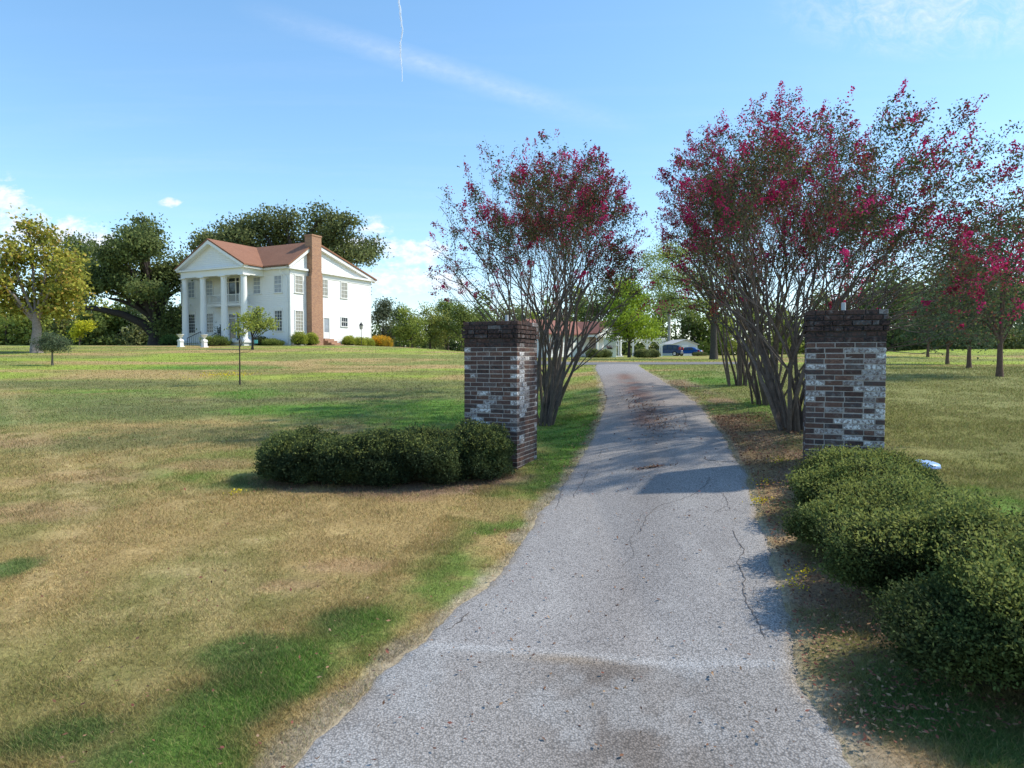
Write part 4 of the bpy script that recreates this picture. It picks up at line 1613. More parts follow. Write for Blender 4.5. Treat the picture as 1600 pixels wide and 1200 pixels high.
    bl = [(*(P(px, py, Y) - b), rx * s, rx * s, ry * s) for px, py, rx, ry in [(380, 497, 11, 9), (368, 513, 11, 8), (391, 508, 9, 9), (376, 522, 8, 6)]]
    lm = [([P(376, 552, Y) - b, P(366, 553, Y) - b, P(360, 549, Y) - b], .008, .003), ([P(376, 551, Y) - b, P(388, 550, Y) - b, P(397, 545, Y) - b], .008, .003), ([P(376, 540, Y) - b, P(384, 530, Y) - b], .01, .005)]
    make_tree('thin_sapling', 'thin bare stemmed sapling standing in the middle of the left lawn', b, P(376, 530, Y)[2] - b[2], .026, bl, 520, .085, ((0.10, 0.13, 0.03), (0.26, 0.27, 0.06)), 56, bark=(0.06, 0.05, 0.04), cluster=.10, per=9, shell=.2, limbs=lm)
    Y = 55.0
    b = ground_at(395, Y)
    s = Y / F_PX
    bl = [(*(P(px, py, Y) - b), rx * s, rx * s, ry * s) for px, py, rx, ry in [(388, 500, 14, 10), (402, 492, 12, 10), (412, 505, 14, 10), (398, 512, 14, 8), (424, 502, 8, 6), (427, 512, 7, 5), (405, 483, 6, 5)]]
    make_tree('young_tree', 'young yellow green tree with forked stem before the house wall', b, P(396, 528, Y)[2] - b[2], .09, bl, 2600, .16, ((0.09, 0.12, 0.03), (0.26, 0.28, 0.07)), 57, bark=(0.06, 0.05, 0.04), cluster=.22, per=14, shell=.3)


build_left_trees()
# ------------------------------------------------------------------ the white house
HROT = -math.radians(26.6)


def build_house():
    z0 = 3.45
    t = thing('white_house', 'two storey white house with columned portico, red roof and tall brick chimney', 'house', (-21.7, 66.0, z0), HROT)
    XL, YB = -15.8, 12.4
    ZE, ZR, YR = 7.55, 10.40, 3.2           # wall top, ridge, ridge line
    PX0, PX1, PXC, PY = -12.75, -3.05, -7.9, -2.85
    # walls with their gables
    g = Geo()
    g.prism([(0, -0.8), (YB, -0.8), (YB, ZE), (YR, ZR - 0.12), (0, ZE)], 'x', XL, 0)
    wall = g.build('wall', M_SIDING, t)
    # corner boards
    for bx in ((-0.14, 0.03, -0.03, 0.14), (-0.14, 0.03, YB - 0.14, YB + 0.03), (XL - .03, XL + .14, -0.03, 0.14)):
        g = Geo()
        g.box(*bx, -0.4, ZE - .56)
        g.build('corner_board', M_WHITE_TRIM, wall)
    # cornice of the main block
    g = Geo()
    g.box(XL - .05, 0.05, -0.05, -0.003, ZE - 0.55, ZE)            # frieze, front
    g.box(XL - .35, 0.35, -0.45, -0.053, ZE - 0.02, ZE + .17)      # soffit and fascia, front
    g.box(0.003, 0.05, -0.05, YB + .05, ZE - 0.50, ZE - .05)       # frieze, chimney side
    g.box(0.053, 0.36, -0.45, 2.19, ZE - 0.05, ZE + .16)
    g.box(0.053, 0.36, 3.83, YB + .45, ZE - 0.05, ZE + .16)
    # raking boards of the side gable
    for (y0, zz0, y1, zz1) in ((-0.45, ZE + .20, YR, ZR + .02), (YB + .5, ZE + .10, YR, ZR + .02)):
        g.prism([(y0, zz0), (y1, zz1), (y1, zz1 - .34), (y0, zz0 - .28)], 'x', 0.004, 0.36)
    g.build('cornice', M_WHITE_TRIM, t)
    # roof
    g = Geo()
    g.prism([(-0.62, ZE + .20), (YR, ZR + .06), (YB + .65, ZE + .10), (YB + .65, ZE + .24), (YR, ZR + .22), (-0.62, ZE + .34)], 'x', XL - .45, 0.45)
    # portico roof: ridge runs forward
    zpe = ZE + .20
    g.prism([(PX0 - .15, zpe), (PXC, ZR + .05), (PX1 + .15, zpe), (PX1 + .15, zpe + .14), (PXC, ZR + .21), (PX0 - .15, zpe + .14)], 'y', PY - .15, YR - .05)
    roof = g.build('roof', M_ROOF, t)
    # pediment
    g = Geo()
    g.prism([(PX0 + .35, ZE + .16), (PX1 - .35, ZE + .16), (PXC, ZR - .15)], 'y', PY + .40, PY + .62)
    ped = g.build('pediment', M_SIDING, t)
    g = Geo()
    for sx, xe in ((1, PX0 - .12), (-1, PX1 + .12)):
        g.prism([(xe, zpe - .02), (PXC, ZR + .04), (PXC, ZR - .30), (xe + sx * .30, zpe - .14)], 'y', PY - .12, PY + .397)
    g.build('raking_cornice', M_WHITE_TRIM, ped)
    # entablature of the portico
    g = Geo()
    g.box(PX0, PX1, PY, PY + .95, ZE - .02, ZE + .155)
    g.box(PX0, PX0 + .95, PY + .953, -.46, ZE - .02, ZE + .155)
    g.box(PX1 - .95, PX1, PY + .953, -.46, ZE - .02, ZE + .155)
    g.box(PX0 + .40, PX1 - .40, PY + .22, PY + .78, ZE - .62, ZE - .023)
    g.box(PX0 + .40, PX0 + .92, PY + .783, -.06, ZE - .62, ZE - .023)
    g.box(PX1 - .92, PX1 - .40, PY + .783, -.06, ZE - .62, ZE - .023)
    g.build('entablature', M_WHITE_TRIM, t)
    g = Geo()
    g.box(PX0 + .92, PX1 - .92, PY + .783, -.06, ZE - .30, ZE - .20)
    g.build('porch_ceiling', M_WHITE, t)
    # porch floor and steps
    g = Geo()
    g.box(PX0 + .1, PX1 - .1, PY - .05, -.005, 0.30, 0.50)
    g.box(PX0 + .25, PX1 - .25, PY + .1, -.005, -.6, 0.297)
    porch = g.build('porch', M_WHITE, t)
    g = Geo()
    for k in range(3):
        g.box(-9.2, -6.6, PY - .05 - .34 * (k + 1), PY - .053 - .34 * k, -.5, 0.50 - .155 * (k + 1))
    g.build('steps', mat('grey_steps', (0.45, 0.44, 0.42), .8, noise=(3, .15)), porch)
    for xx in (-9.3, -6.5):
        g = Geo()
        a, b = (xx, PY + .05, 1.45), (xx, PY - 1.5, .75)
        g.bar(a, b, .05, .05)
        for k in range(8):
            f = k / 7
            x, y, z = xx, PY + .05 - 1.55 * f, 1.45 - .70 * f
            zb = .50 if f < .05 else max(0.0, .5 - .7 * f)
            g.bar((x, y, zb - .1), (x, y, z), .03 if k % 7 else .05, .03)
        g.build('handrail', M_DARK_METAL, porch)
    # columns
    cg = Geo()
    zc0, zc1 = 0.50, ZE - .62
    cg.lathe([(0.36, zc0 + .12), (0.36, zc0 + .2), (0.325, zc0 + .26), (0.318, 3.0), (0.285, zc1 - .28), (0.31, zc1 - .26), (0.31, zc1 - .2), (0.285, zc1 - .18), (0.36, zc1 - .10)], k=20)
    cg.box(-.40, .40, -.40, .40, zc0 - .0, zc0 + .12)
    cg.box(-.40, .40, -.40, .40, zc1 - .10, zc1)
    first = None
    for x in (-12.1, -9.4, -6.4, -3.65):
        if first is None:
            first = cg.build('column', M_WHITE_TRIM, t, (x, -2.36, 0), smooth=False)
        else:
            copy_part(first, t, (x, -2.36, 0))
    # balcony over the door
    g = Geo()
    g.box(-10.4, -5.4, -1.35, -.005, 4.05, 4.30)
    bal = g.build('balcony', M_WHITE_TRIM, t)
    g = Geo()
    for z in (4.42, 5.18):
        g.bar((-10.35, -1.30, z), (-5.45, -1.30, z), .07, .07)
        for x in (-10.35, -5.45):
            g.bar((x, -1.30, z), (x, -.03, z), .06, .06)
    for x in np.arange(-10.35, -5.40, .163):
        g.bar((x, -1.30, 4.30), (x, -1.30, 5.18), .035, .035)
    for y in np.arange(-1.1, -.1, .18):
        for x in (-10.35, -5.45):
            g.bar((x, y, 4.30), (x, y, 5.18), .035, .035)
    for x in (-10.35, -7.9, -5.45):
        g.bar((x, -1.30, 4.30), (x, -1.30, 5.30), .10, .10)
    g.build('railing', M_WHITE_TRIM, bal)

    # windows: built facing -y at the origin, z from the sill
    cache = {}

    def window(wd, ht, rows, cols, glass, key, hood=False):
        g = Geo()
        f = .09
        y0, y1 = -.075, -.004
        g.box(-wd / 2 - f, -wd / 2, y0, y1, 0, ht)
        g.box(wd / 2, wd / 2 + f, y0, y1, 0, ht)
        g.box(-wd / 2 - f, wd / 2 + f, y0, y1, ht, ht + f)
        g.box(-wd / 2 - f - .04, wd / 2 + f + .04, y0 - .04, y1, -.09, 0)
        g.box(-wd / 2, wd / 2, y0 + .01, y1, ht / 2 - .03, ht / 2 + .03)
        for k in range(1, cols):
            x = -wd / 2 + wd * k / cols
            g.box(x - .014, x + .014, -.045, -.02, 0, ht)
        for k in range(1, rows):
            z = ht * k / rows
            if abs(z - ht / 2) > .05:
                g.box(-wd / 2, wd / 2, -.043, -.022, z - .014, z + .014)
        if hood:
            n = 12
            arc = [(-wd / 2 - .12, ht + .10)] + [((wd / 2 + .12) * -math.cos(PI * k / n), ht + .10 + .36 * math.sin(PI * k / n)) for k in range(n + 1)] + [(wd / 2 + .12, ht + .10)]
            g.prism(arc[1:-1], 'y', -.06, -.004)
        return g, (wd, ht), glass

    def put_window(key, build, loc, rot=0.0):
        if key not in cache:
            gg, (wd, ht), glass = build
            fr = gg.build('window', M_WHITE_TRIM, t, loc)
            pg = Geo()
            pg.box(-wd / 2, wd / 2, -.028, -.004, 0, ht)
            pane = pg.build('pane', glass, fr)
            cache[key] = (fr, pane)
        else:
            f0, p0 = cache[key]
            fr = copy_part(f0, t, loc)
            copy_part(p0, fr)
        fr.rotation_euler = (0, 0, rot)
        return fr
    lowf = window(.95, 1.96, 6, 3, M_GLASS, 'low', True)
    upf = window(.95, 1.62, 4, 2, M_BLIND, 'up')
    for x in (-1.54, -4.40, -11.30, -14.10):
        put_window('low', lowf, (x, 0, 1.50))
        put_window('up', upf, (x, 0, 5.28))
    sl = window(.98, 1.96, 6, 3, M_WARM_GLASS, 'sl')
    su = window(.98, 1.62, 4, 2, M_WARM_GLASS, 'su')
    put_window('sl', sl, (0, 1.14, 1.50), PI / 2)
    put_window('su', su, (0, 1.14, 5.30), PI / 2)
    put_window('su', su, (0, 4.75, 5.30), PI / 2)
    put_window('su', su, (0, 7.84, 5.30), PI / 2)
    put_window('ss', window(.95, .92, 2, 3, M_GLASS, 'ss'), (0, 7.84, 2.24), PI / 2)
    # doors with sidelights
    for zb, hh, nm in ((.52, 2.35, 'front_door'), (4.32, 2.25, 'balcony_door')):
        g = Geo()
        for x0, x1 in ((-9.05, -8.95), (-8.50, -8.38), (-7.42, -7.30), (-6.85, -6.75)):
            g.box(x0, x1, -.12, -.004, zb, zb + hh + .42)
        g.box(-8.949, -6.851, -.118, -.004, zb + hh, zb + hh + .08)
        g.box(-9.10, -6.70, -.14, -.004, zb + hh + .423, zb + hh + .56)
        g.box(-8.37, -7.43, -.06, -.004, zb, zb + .30)
        d = g.build(nm, M_WHITE_TRIM, t)
        g = Geo()
        g.box(-8.949, -8.501, -.05, -.004, zb + .02, zb + hh - .003)
        g.box(-7.299, -6.851, -.05, -.004, zb + .02, zb + hh - .003)
        g.box(-8.377, -7.423, -.05, -.004, zb + .303, zb + hh - .003)
        g.box(-8.949, -8.501, -.05, -.004, zb + hh + .083, zb + hh + .42)
        g.box(-8.377, -7.423, -.05, -.004, zb + hh + .083, zb + hh + .42)
        g.box(-7.299, -6.851, -.05, -.004, zb + hh + .083, zb + hh + .42)
        g.build('pane', M_GLASS, d)
    # side door
    g = Geo()
    g.box(.004, .08, 4.55, 4.66, .85, 2.95)
    g.box(.004, .08, 5.42, 5.53, .85, 2.95)
    g.box(.004, .09, 4.50, 5.58, 2.953, 3.07)
    g.box(.004, .05, 4.66, 5.42, .85, 1.5)
    sdr = g.build('side_door', M_WHITE_TRIM, t)
    g = Geo()
    g.box(.004, .035, 4.66, 5.42, 1.503, 2.95)
    g.build('pane', M_BLIND, sdr)
    g = Geo()
    for k in range(4):
        g.box(.01 + .42 * k, .43 + .42 * k - .003, 4.35 + .02 * k, 5.75 + .02 * k, -.6, .80 - .20 * k)
    g.build('brick_steps', M_BRICK, t)
    # chimney with its shoulder
    g = Geo()
    e = .70
    y0, y1 = 2.20, 3.82
    g.box(.004, e, y0, y1, -.6, 7.0)
    prof = [(y0, 7.003), (y1, 7.003), (y1 - .14, 7.55), (y0 + .14, 7.55)]
    g.prism(prof, 'x', .37, e - .002)
    g.box(-.25, e - .004, y0 + .14, y1 - .14, 7.553, 11.05)
    g.box(-.31, e + .05, y0 + .08, y1 - .08, 11.053, 11.2)
    g.build('chimney', M_BRICK, t)
    # downpipe and rear service mast
    g = Geo()
    g.tube([(-.9, -.40, ZE), (-.9, -.38, ZE - .35), (-.45, -.12, ZE - .75), (-.30, -.09, ZE - 1.0), (-.30, -.09, .2)], .05, 6)
    g.build('downpipe', M_WHITE_TRIM, t)
    g = Geo()
    for z in (6.0, 6.4, 6.8, 7.2):
        g.box(-.25, .0, YB + .01, YB + .22, z, z + .10)
    g.box(-.16, -.12, YB + .1, YB + .14, 5.9, 7.4)
    g.build('service_bracket', M_DARK_METAL, t)
    return t


HOUSE = build_house()


def hpt(x, y, z=None):
    c, s = math.cos(HROT), math.sin(HROT)
    wx, wy = -21.7 + x * c - y * s, 66.0 + x * s + y * c
    return (wx, wy, float(T(wx, wy)) if z is None else z)


def build_house_garden():
    yel = ((0.10, 0.13, 0.025), (0.26, 0.28, 0.045), (0.36, 0.36, 0.08))
    grn = ((0.05, 0.075, 0.02), (0.13, 0.16, 0.04), (0.22, 0.25, 0.07))
    for i, (x, y, rr, h, lab, c) in enumerate([
            (1.0, .2, .75, 1.35, 'large round yellow green shrub at the near corner of the white house', yel),
            (1.25, 1.55, .62, 1.25, 'round yellow green shrub between the house corner shrub and the chimney', yel),
            (.95, 7.5, .75, 1.05, 'yellow shrub by the brick steps on the white side wall', yel),
            (1.0, 9.2, .65, .95, 'yellow shrub behind the little lamp on the side wall', yel),
            (1.0, 10.6, .7, .95, 'yellow shrub at the rear corner of the side wall', yel),
            (-1.2, -1.1, .9, .6, 'low green shrub under the right front window of the house', grn),
            (-2.6, -1.2, .6, .8, 'dark shrub under the front wall beside the small sign', ((0.03, 0.04, 0.02), (0.07, 0.08, 0.04), (0.09, 0.1, 0.05))),
            (-5.4, -4.2, 1.3, .95, 'wide green shrub between the porch steps and the third column', grn),
            (-11.6, -4.6, .9, 1.05, 'dark green shrub between the two white urns', ((0.03, 0.06, 0.02), (0.07, 0.12, 0.04), (0.1, 0.15, 0.05)))]):
        p = hpt(x, y)
        make_bush('garden_shrub', lab, 'shrub', (p[0], p[1], p[2] - .03), rr, rr, h, 900, .085, c, 'shrubs around the white house', 300 + i, .12, 6, .12)
    # urns on pedestals
    for px, Y, lab in ((283, 60.8, 'white stone urn on a pedestal at the left front of the house'), (320, 60.0, 'white stone urn on a pedestal before the second column')):
        b = ground_at(px, Y)
        t = thing('garden_urn', lab, 'urn', b, HROT, 'urns before the house')
        t.scale = (.68, .68, .72)
        g = Geo()
        g.box(-.36, .36, -.36, .36, -.2, .12)
        g.prism([(-.28, .123), (.28, .123), (.24, .70), (-.24, .70)], 'y', -.26, .26)
        g.prism([(-.35, .703), (.35, .703), (.15, .95), (-.15, .95)], 'y', -.30, .30)
        g.build('pedestal', M_STONE, t)
        g = Geo()
        g.lathe([(0.0, .95), (.20, .95), (.20, 1.0), (.07, 1.08), (.10, 1.16), (.30, 1.30), (.36, 1.48), (.46, 1.54), (.46, 1.58), (.36, 1.57), (.30, 1.42), (0, 1.40)], k=18)
        g.build('bowl', M_STONE, t, smooth=True)
    # lantern on a post
    p = hpt(1.7, 8.6)
    t = thing('lamp_post', 'little black lantern on a post before the white side wall', 'lamp', p)
    g = Geo()
    g.lathe([(.0, 0), (.05, 0), (.035, .1), (.03, 1.75), (.06, 1.8), (0, 1.82)], k=8)
    g.build('post', M_BLACK, t)
    g = Geo()
    g.lathe([(.0, 1.80), (.12, 1.82), (.19, 2.25), (.0, 2.25)], k=6)
    lan = g.build('lantern', mat('lantern_glass', (0.5, 0.5, 0.46), .2), t)
    g = Geo()
    g.lathe([(.24, 2.24), (.20, 2.34), (.06, 2.50), (.03, 2.6), (0, 2.62)], k=6)
    for k in range(6):
        a = k * PI / 3
        g.bar((.13 * math.cos(a), .13 * math.sin(a), 1.82), (.20 * math.cos(a), .20 * math.sin(a), 2.25), .025, .025)
    g.build('lantern_frame', M_BLACK, lan)
    # small turquoise sign
    p = hpt(-2.3, -2.2)
    t = thing('garden_sign', 'small turquoise sign on the grass before the front wall', 'sign', p, HROT)
    g = Geo()
    g.box(-.22, .22, -.012, .012, .22, .55)
    g.build('panel', mat('turquoise_panel', (0.15, 0.55, 0.50), .5), t)
    for x in (-.14, .14):
        g = Geo()
        g.box(x - .012, x + .012, -.01, .01, -.1, .219)
        g.build('stake', M_DARK_METAL, t)
    # potted plant on the porch
    p = hpt(-7.35, -2.0, 3.45 + .50)
    t = thing('potted_plant', 'dark leafy plant in a pot on the porch by the third column', 'plant', p)
    g = Geo()
    g.lathe([(0, 0), (.2, 0), (.28, .45), (.31, .47), (.31, .53), (.26, .53), (.24, .46), (0, .45)], k=14)
    g.build('pot', mat('dark_pot', (0.10, 0.07, 0.055), .7), t)
    g = Geo()
    q = rng.normal(size=(420, 3)) * np.array([.24, .24, .30]) + np.array([0, 0, .95])
    g.leaves(q, .17, None, .4, np.array([0.025, 0.055, 0.045]) * (0.6 + .8 * rng.random((420, 1))))
    g.build('foliage', M_LEAF, t)
    # orange flower bed past the rear corner
    for i, (px, Y, w_) in enumerate(((590, 80, 1.0), (601, 81, 1.0))):
        b = ground_at(px, Y)
        b[2] = max(b[2], 3.0)
        make_bush('flowering_shrub', ['orange yellow flowering shrub at the rear corner of the white house', 'orange yellow flowering shrub beside another, right of the white house'][i], 'shrub', b, w_, .8, 1.35, 900, .10,
                  ((0.20, 0.17, 0.03), (0.48, 0.25, 0.02), (0.60, 0.33, 0.03)), 'orange shrubs by the house', 340 + i, .22, 6, .2, 1.2)


build_house_garden()
# ------------------------------------------------------------------ buildings and cars at the end of the drive
def build_far_buildings():
    # guest house with a gabled porch
    Y = 84.0
    s = Y / F_PX
    b = ground_at(926, Y)
    t = thing('guest_house', 'low white guest house with red roof and gabled porch at the end of the drive', 'house', b, math.radians(42))
    g = Geo()
    g.prism([(0, -.6), (7, -.6), (7, 2.75), (3.5, 4.3), (0, 2.75)], 'x', -8.0, 2.9)
    wall = g.build('wall', M_SIDING, t)
    g = Geo()
    g.prism([(-.5, 2.62), (3.5, 4.38), (7.5, 2.62), (7.5, 2.80), (3.5, 4.58), (-.5, 2.80)], 'x', -8.4, 3.3)
    g.prism([(-2.1, 2.72), (.35, 4.28), (2.8, 2.72), (2.8, 2.88), (.35, 4.46), (-2.1, 2.88)], 'y', -2.7, 3.4)
    g.build('roof', roof_mat('guest_house_shingles', (0.27, 0.12, 0.09)), t)
    g = Geo()
    g.prism([(-1.9, 2.70), (2.6, 2.70), (.35, 4.15)], 'y', -2.45, -2.3)
    g.box(-2.0, 2.7, -2.5, -2.2, 2.42, 2.697)
    g.box(-2.0, -1.8, -2.197, -.01, 2.42, 2.697)
    g.box(2.5, 2.7, -2.197, -.01, 2.42, 2.697)
    g.build('gable', M_WHITE_TRIM, t)
    g = Geo()
    g.box(-2.1, 2.8, -2.6, -.01, -.5, .15)
    g.build('porch', mat('porch_slab', (0.42, 0.41, 0.40), .8), t)
    g = Geo()
    g.box(-.09, .09, -.09, .09, .15, 2.42)
    g.box(-.13, .13, -.13, .13, .15, .32)
    g.box(-.13, .13, -.13, .13, 2.28, 2.418)
    c0 = g.build('post', M_WHITE_TRIM, t, (-1.85, -2.35, 0))
    for x in (-.50, 1.2, 2.55):
        copy_part(c0, t, (x, -2.35, 0))
    g = Geo()
    g.box(-.62, -.52, -.08, -.004, .15, 2.3)
    g.box(.42, .52, -.08, -.004, .15, 2.3)
    g.box(-.62, .52, -.09, -.004, 2.303, 2.42)
    g.box(-.519, .419, -.05, -.004, .15, 2.3)
    d = g.build('door', mat('taupe_door', (0.26, 0.20, 0.18), .5), t)
    wf = Geo()
    wf.box(-.55, .55, -.07, -.004, 0, .08)
    wf.box(-.55, .55, -.07, -.004, 1.32, 1.40)
    for x in (-.55, -.04, .47):
        wf.box(x, x + .08, -.068, -.004, .083, 1.317)
    w0 = wf.build('window', M_WHITE_TRIM, t, (-4.2, 0, .9))
    pg = Geo()
    pg.box(-.50, .50, -.03, -.004, .083, 1.317)
    p0 = pg.build('pane', M_GLASS, w0)
    w1 = copy_part(w0, t, (-6.4, 0, .9))
    copy_part(p0, w1)
    # solid white screen wall on the right
    bb = ground_at(953, 80.5)
    sw = thing('screen_wall', 'bright white screen wall with hanging planter right of the porch', 'wall', bb, math.radians(-14))
    g = Geo()
    g.box(-.75, .75, -.12, .12, -.5, 2.15)
    g.box(-.80, .80, -.16, .16, 2.153, 2.27)
    g.build('panel', M_WHITE, sw)
    g = Geo()
    g.box(-.30, .30, -.30, -.125, .95, 1.13)
    pl = g.build('planter', M_DARK_METAL, sw)
    g = Geo()
    q = rng.normal(size=(90, 3)) * np.array([.26, .08, .09]) + np.array([0, -.22, 1.22])
    g.leaves(q, .12, None, .5, np.array([0.25, 0.07, 0.05]) * (0.6 + .8 * rng.random((90, 1))))
    g.build('flowers', M_LEAF, pl)
    # porch chairs
    for i, (px, lab) in enumerate(((908, 'dark porch chair on the left of the guest house porch'), (921, 'dark porch chair between the porch posts of the guest house'))):
        q = ground_at(px, 79.0)
        t2 = thing('porch_chair', lab, 'chair', q, math.radians(20 - 50 * i), 'chairs on the guest house porch')
        g = Geo()
        g.box(-.28, .28, -.28, .28, .38, .45)
        g.build('seat', M_DARK_METAL, t2)
        g = Geo()
        g.prism([(.24, .453), (.30, .453), (.42, 1.05), (.37, 1.05)], 'x', -.28, .28)
        g.build('backrest', M_DARK_METAL, t2)
        g = Geo()
        g.box(-.025, .025, -.025, .025, 0, .379)
        l0 = g.build('leg', M_DARK_METAL, t2, (-.24, -.24, 0))
        for x, y in ((.24, -.24), (-.24, .24), (.24, .24)):
            copy_part(l0, t2, (x, y, 0))
    # pergola
    Y = 92.0
    b = ground_at(1000, Y)
    t = thing('pergola', 'white timber pergola with knee braces beside the bright green tree', 'pergola', b, math.radians(-8))
    g = Geo()
    g.box(-.075, .075, -.075, .075, -.2, 2.1)
    first = None
    for x in (-2.9, -.9, 1.0, 2.9):
        for y in (0, 3.2):
            if first is None:
                first = g.build('post', M_WHITE_TRIM, t, (x, y, 0))
            else:
                copy_part(first, t, (x, y, 0))
    g = Geo()
    for y in (0, 3.2):
        g.box(-3.4, 3.4, y - .05, y + .05, 2.1, 2.34)
    g.build('beam', M_WHITE_TRIM, t)
    g = Geo()
    for x in np.arange(-3.3, 3.31, .33):
        g.box(x - .025, x + .025, -.45, 3.65, 2.343, 2.56)
    g.build('rafters', M_WHITE_TRIM, t)
    braces = {}
    for x in (-2.9, -.9, 1.0, 2.9):
        for y in (0, 3.2):
            for sx in (-1, 1):
                if sx not in braces:
                    g = Geo()
                    g.bar((sx * .07, 0, 1.5), (sx * .62, 0, 2.1), .09, .09)
                    braces[sx] = g.build('knee_brace', M_WHITE_TRIM, t, (x, y, 0))
                else:
                    copy_part(braces[sx], t, (x, y, 0))
    # shed
    Y = 118
    b = ground_at(1070, Y)
    t = thing('shed', 'pale grey white gabled shed behind the parked cars', 'shed', b, math.radians(12))
    g = Geo()
    g.prism([(-2.3, -.6), (2.3, -.6), (2.3, 2.0), (0, 2.75), (-2.3, 2.0)], 'y', 0, 5)
    g.build('wall', mat('grey_white_panel', (0.62, 0.62, 0.62), .6, noise=(1, .05)), t)
    g = Geo()
    g.prism([(-2.6, 1.92), (0, 2.78), (2.6, 1.92), (2.6, 2.02), (0, 2.9), (-2.6, 2.02)], 'y', -.25, 5.3)
    g.build('roof', mat('light_shed_roof', (0.45, 0.44, 0.43), .7, noise=(2, .1)), t)
    g = Geo()
    g.box(-.6, .6, -.03, -.004, 0, 1.9)
    g.build('door', M_WHITE_TRIM, t)
    g = Geo()
    g.box(2.2, 2.33, -.03, .10, -.5, 1.95)
    g.build('corner_trim', M_WHITE_TRIM, t)


build_far_buildings()


def make_car(name, label, loc, rotz, paint, suv=True):
    t = thing(name, label, 'car', loc, rotz)
    W = .93
    if suv:
        low = [(-2.25, .42), (-2.28, .85), (-2.20, 1.02), (-1.0, 1.10), (2.15, 1.08), (2.32, .95), (2.32, .45)]
        cab = [(-1.15, 1.09), (-.35, 1.66), (.3, 1.74), (1.6, 1.72), (2.02, 1.60), (2.22, 1.07)]
        wb = (-1.42, 1.42)
    else:
        low = [(-2.2, .36), (-2.25, .70), (-2.05, .84), (-.9, .95), (1.6, .98), (2.2, .93), (2.28, .75), (2.28, .40)]
        cab = [(-1.0, .94), (-.15, 1.40), (.8, 1.44), (1.35, 1.30), (1.9, .97)]
        wb = (-1.35, 1.38)
    g = Geo()

    def shell(poly, w0, w1):
        """rounded extrusion: side rows tuck in towards the top"""
        n = len(poly)
        zs = [p[1] for p in poly]
        zmin, zmax = min(zs), max(zs)
        rows = []
        for sgn in (-1, 1):
            for k in (1.0, .93):
                rows.append([(p[0] * (1 if k == 1 else .985), sgn * ((w0 + (w1 - w0) * (p[1] - zmin) / (zmax - zmin)) * (1 if k != 1 else .90) * (1.0)), p[1] + (0 if k == 1 else 0)) for p in poly])
        order = [rows[0], rows[1], rows[3], rows[2]]
        # outer thin caps then the full-width body
        v = [q for rw in order for q in rw]
        f = []
        for a in range(3):
            for i in range(n):
                f.append((a * n + i, a * n + (i + 1) % n, (a + 1) * n + (i + 1) % n, (a + 1) * n + i))
        base = g.n
        g.add(v, f)
        for cap in ([list(range(n))[::-1]], [[3 * n + i for i in range(n)]]):
            g.f.append(np.asarray(cap) + base)
            g.col.append(np.ones((1, 3)))
            g.mi.append(np.zeros(1, np.int32))
    shell(low, W, W)
    body = g.build('body', paint, t)
    g = Geo()
    shell(cab, W - .04, W - .22)
    g.build('cabin', paint, t)
    # side glass
    zt = max(p[1] for p in cab)
    zb = min(p[1] for p in cab) + .05
    for sgn in (-1, 1):
        for x0, x1, x2, x3 in (((-.85, .20, .20, -.28), (.30, 1.05, 1.05, .30), (1.15, 1.95, 1.80, 1.15)) if suv else ((-.65, .25, .25, -.08), (.35, 1.35, 1.05, .35))):
            g = Geo()
            yb, yt = (W - .05) * .985 + .012, (W - .20) * .985 + .012
            v = [(x0, sgn * yb, zb), (x1, sgn * yb, zb), (x2, sgn * yt, zt - .12), (x3, sgn * yt, zt - .12)]
            v += [(a, b_ - sgn * .06, c) for a, b_, c in v]
            g.add(v, [(0, 1, 2, 3), (7, 6, 5, 4), (0, 4, 5, 1), (1, 5, 6, 2), (2, 6, 7, 3), (3, 7, 4, 0)])
            g.build('side_window', M_GLASS, t)
    g = Geo()
    if suv:
        g.add([(2.235, -.68, 1.15), (2.235, .68, 1.15), (2.06, .60, 1.58), (2.06, -.60, 1.58), (2.17, -.68, 1.15), (2.17, .68, 1.15), (2.0, .60, 1.58), (2.0, -.60, 1.58)],
              [(0, 1, 2, 3), (7, 6, 5, 4), (0, 4, 5, 1), (1, 5, 6, 2), (2, 6, 7, 3), (3, 7, 4, 0)])
    else:
        g.add([(1.87, -.66, 1.01), (1.87, .66, 1.01), (1.40, .56, 1.30), (1.40, -.56, 1.30), (1.80, -.66, .99), (1.80, .66, .99), (1.34, .56, 1.26), (1.34, -.56, 1.26)],
              [(0, 1, 2, 3), (7, 6, 5, 4), (0, 4, 5, 1), (1, 5, 6, 2), (2, 6, 7, 3), (3, 7, 4, 0)])
    g.build('rear_window', M_GLASS, t)
    lens = mat('red_lens', (0.45, 0.02, 0.02), .2) if 'red_lens' not in bpy.data.materials else bpy.data.materials['red_lens']
    zl = (.95, 1.40) if suv else (.72, .92)
    for sgn in (-1, 1):
        g = Geo()
        xe = 2.30 if suv else 2.26
        g.box(xe - .25, xe + .03, sgn * .80 - .11, sgn * .80 + .11, zl[0], zl[1])
        g.build('tail_light', lens, t)
    g = Geo()
    g.box(2.20, 2.36, -.85, .85, .40, .62)
    g.build('bumper', mat('grey_bumper', (0.12, 0.12, 0.125), .6), t)
    g = Geo()
    g.box(2.325, 2.37, -.26, .26, .74, .88)
    g.build('number_plate', mat('pale_plate', (0.7, 0.7, 0.7), .5), t)
    rub = bpy.data.materials.get('rubber') or mat('rubber', (0.02, 0.02, 0.02), .9)
    alloy = bpy.data.materials.get('alloy') or mat('alloy', (0.5, 0.5, 0.52), .35, metallic=.8)
    first = None
    R = .37 if suv else .32
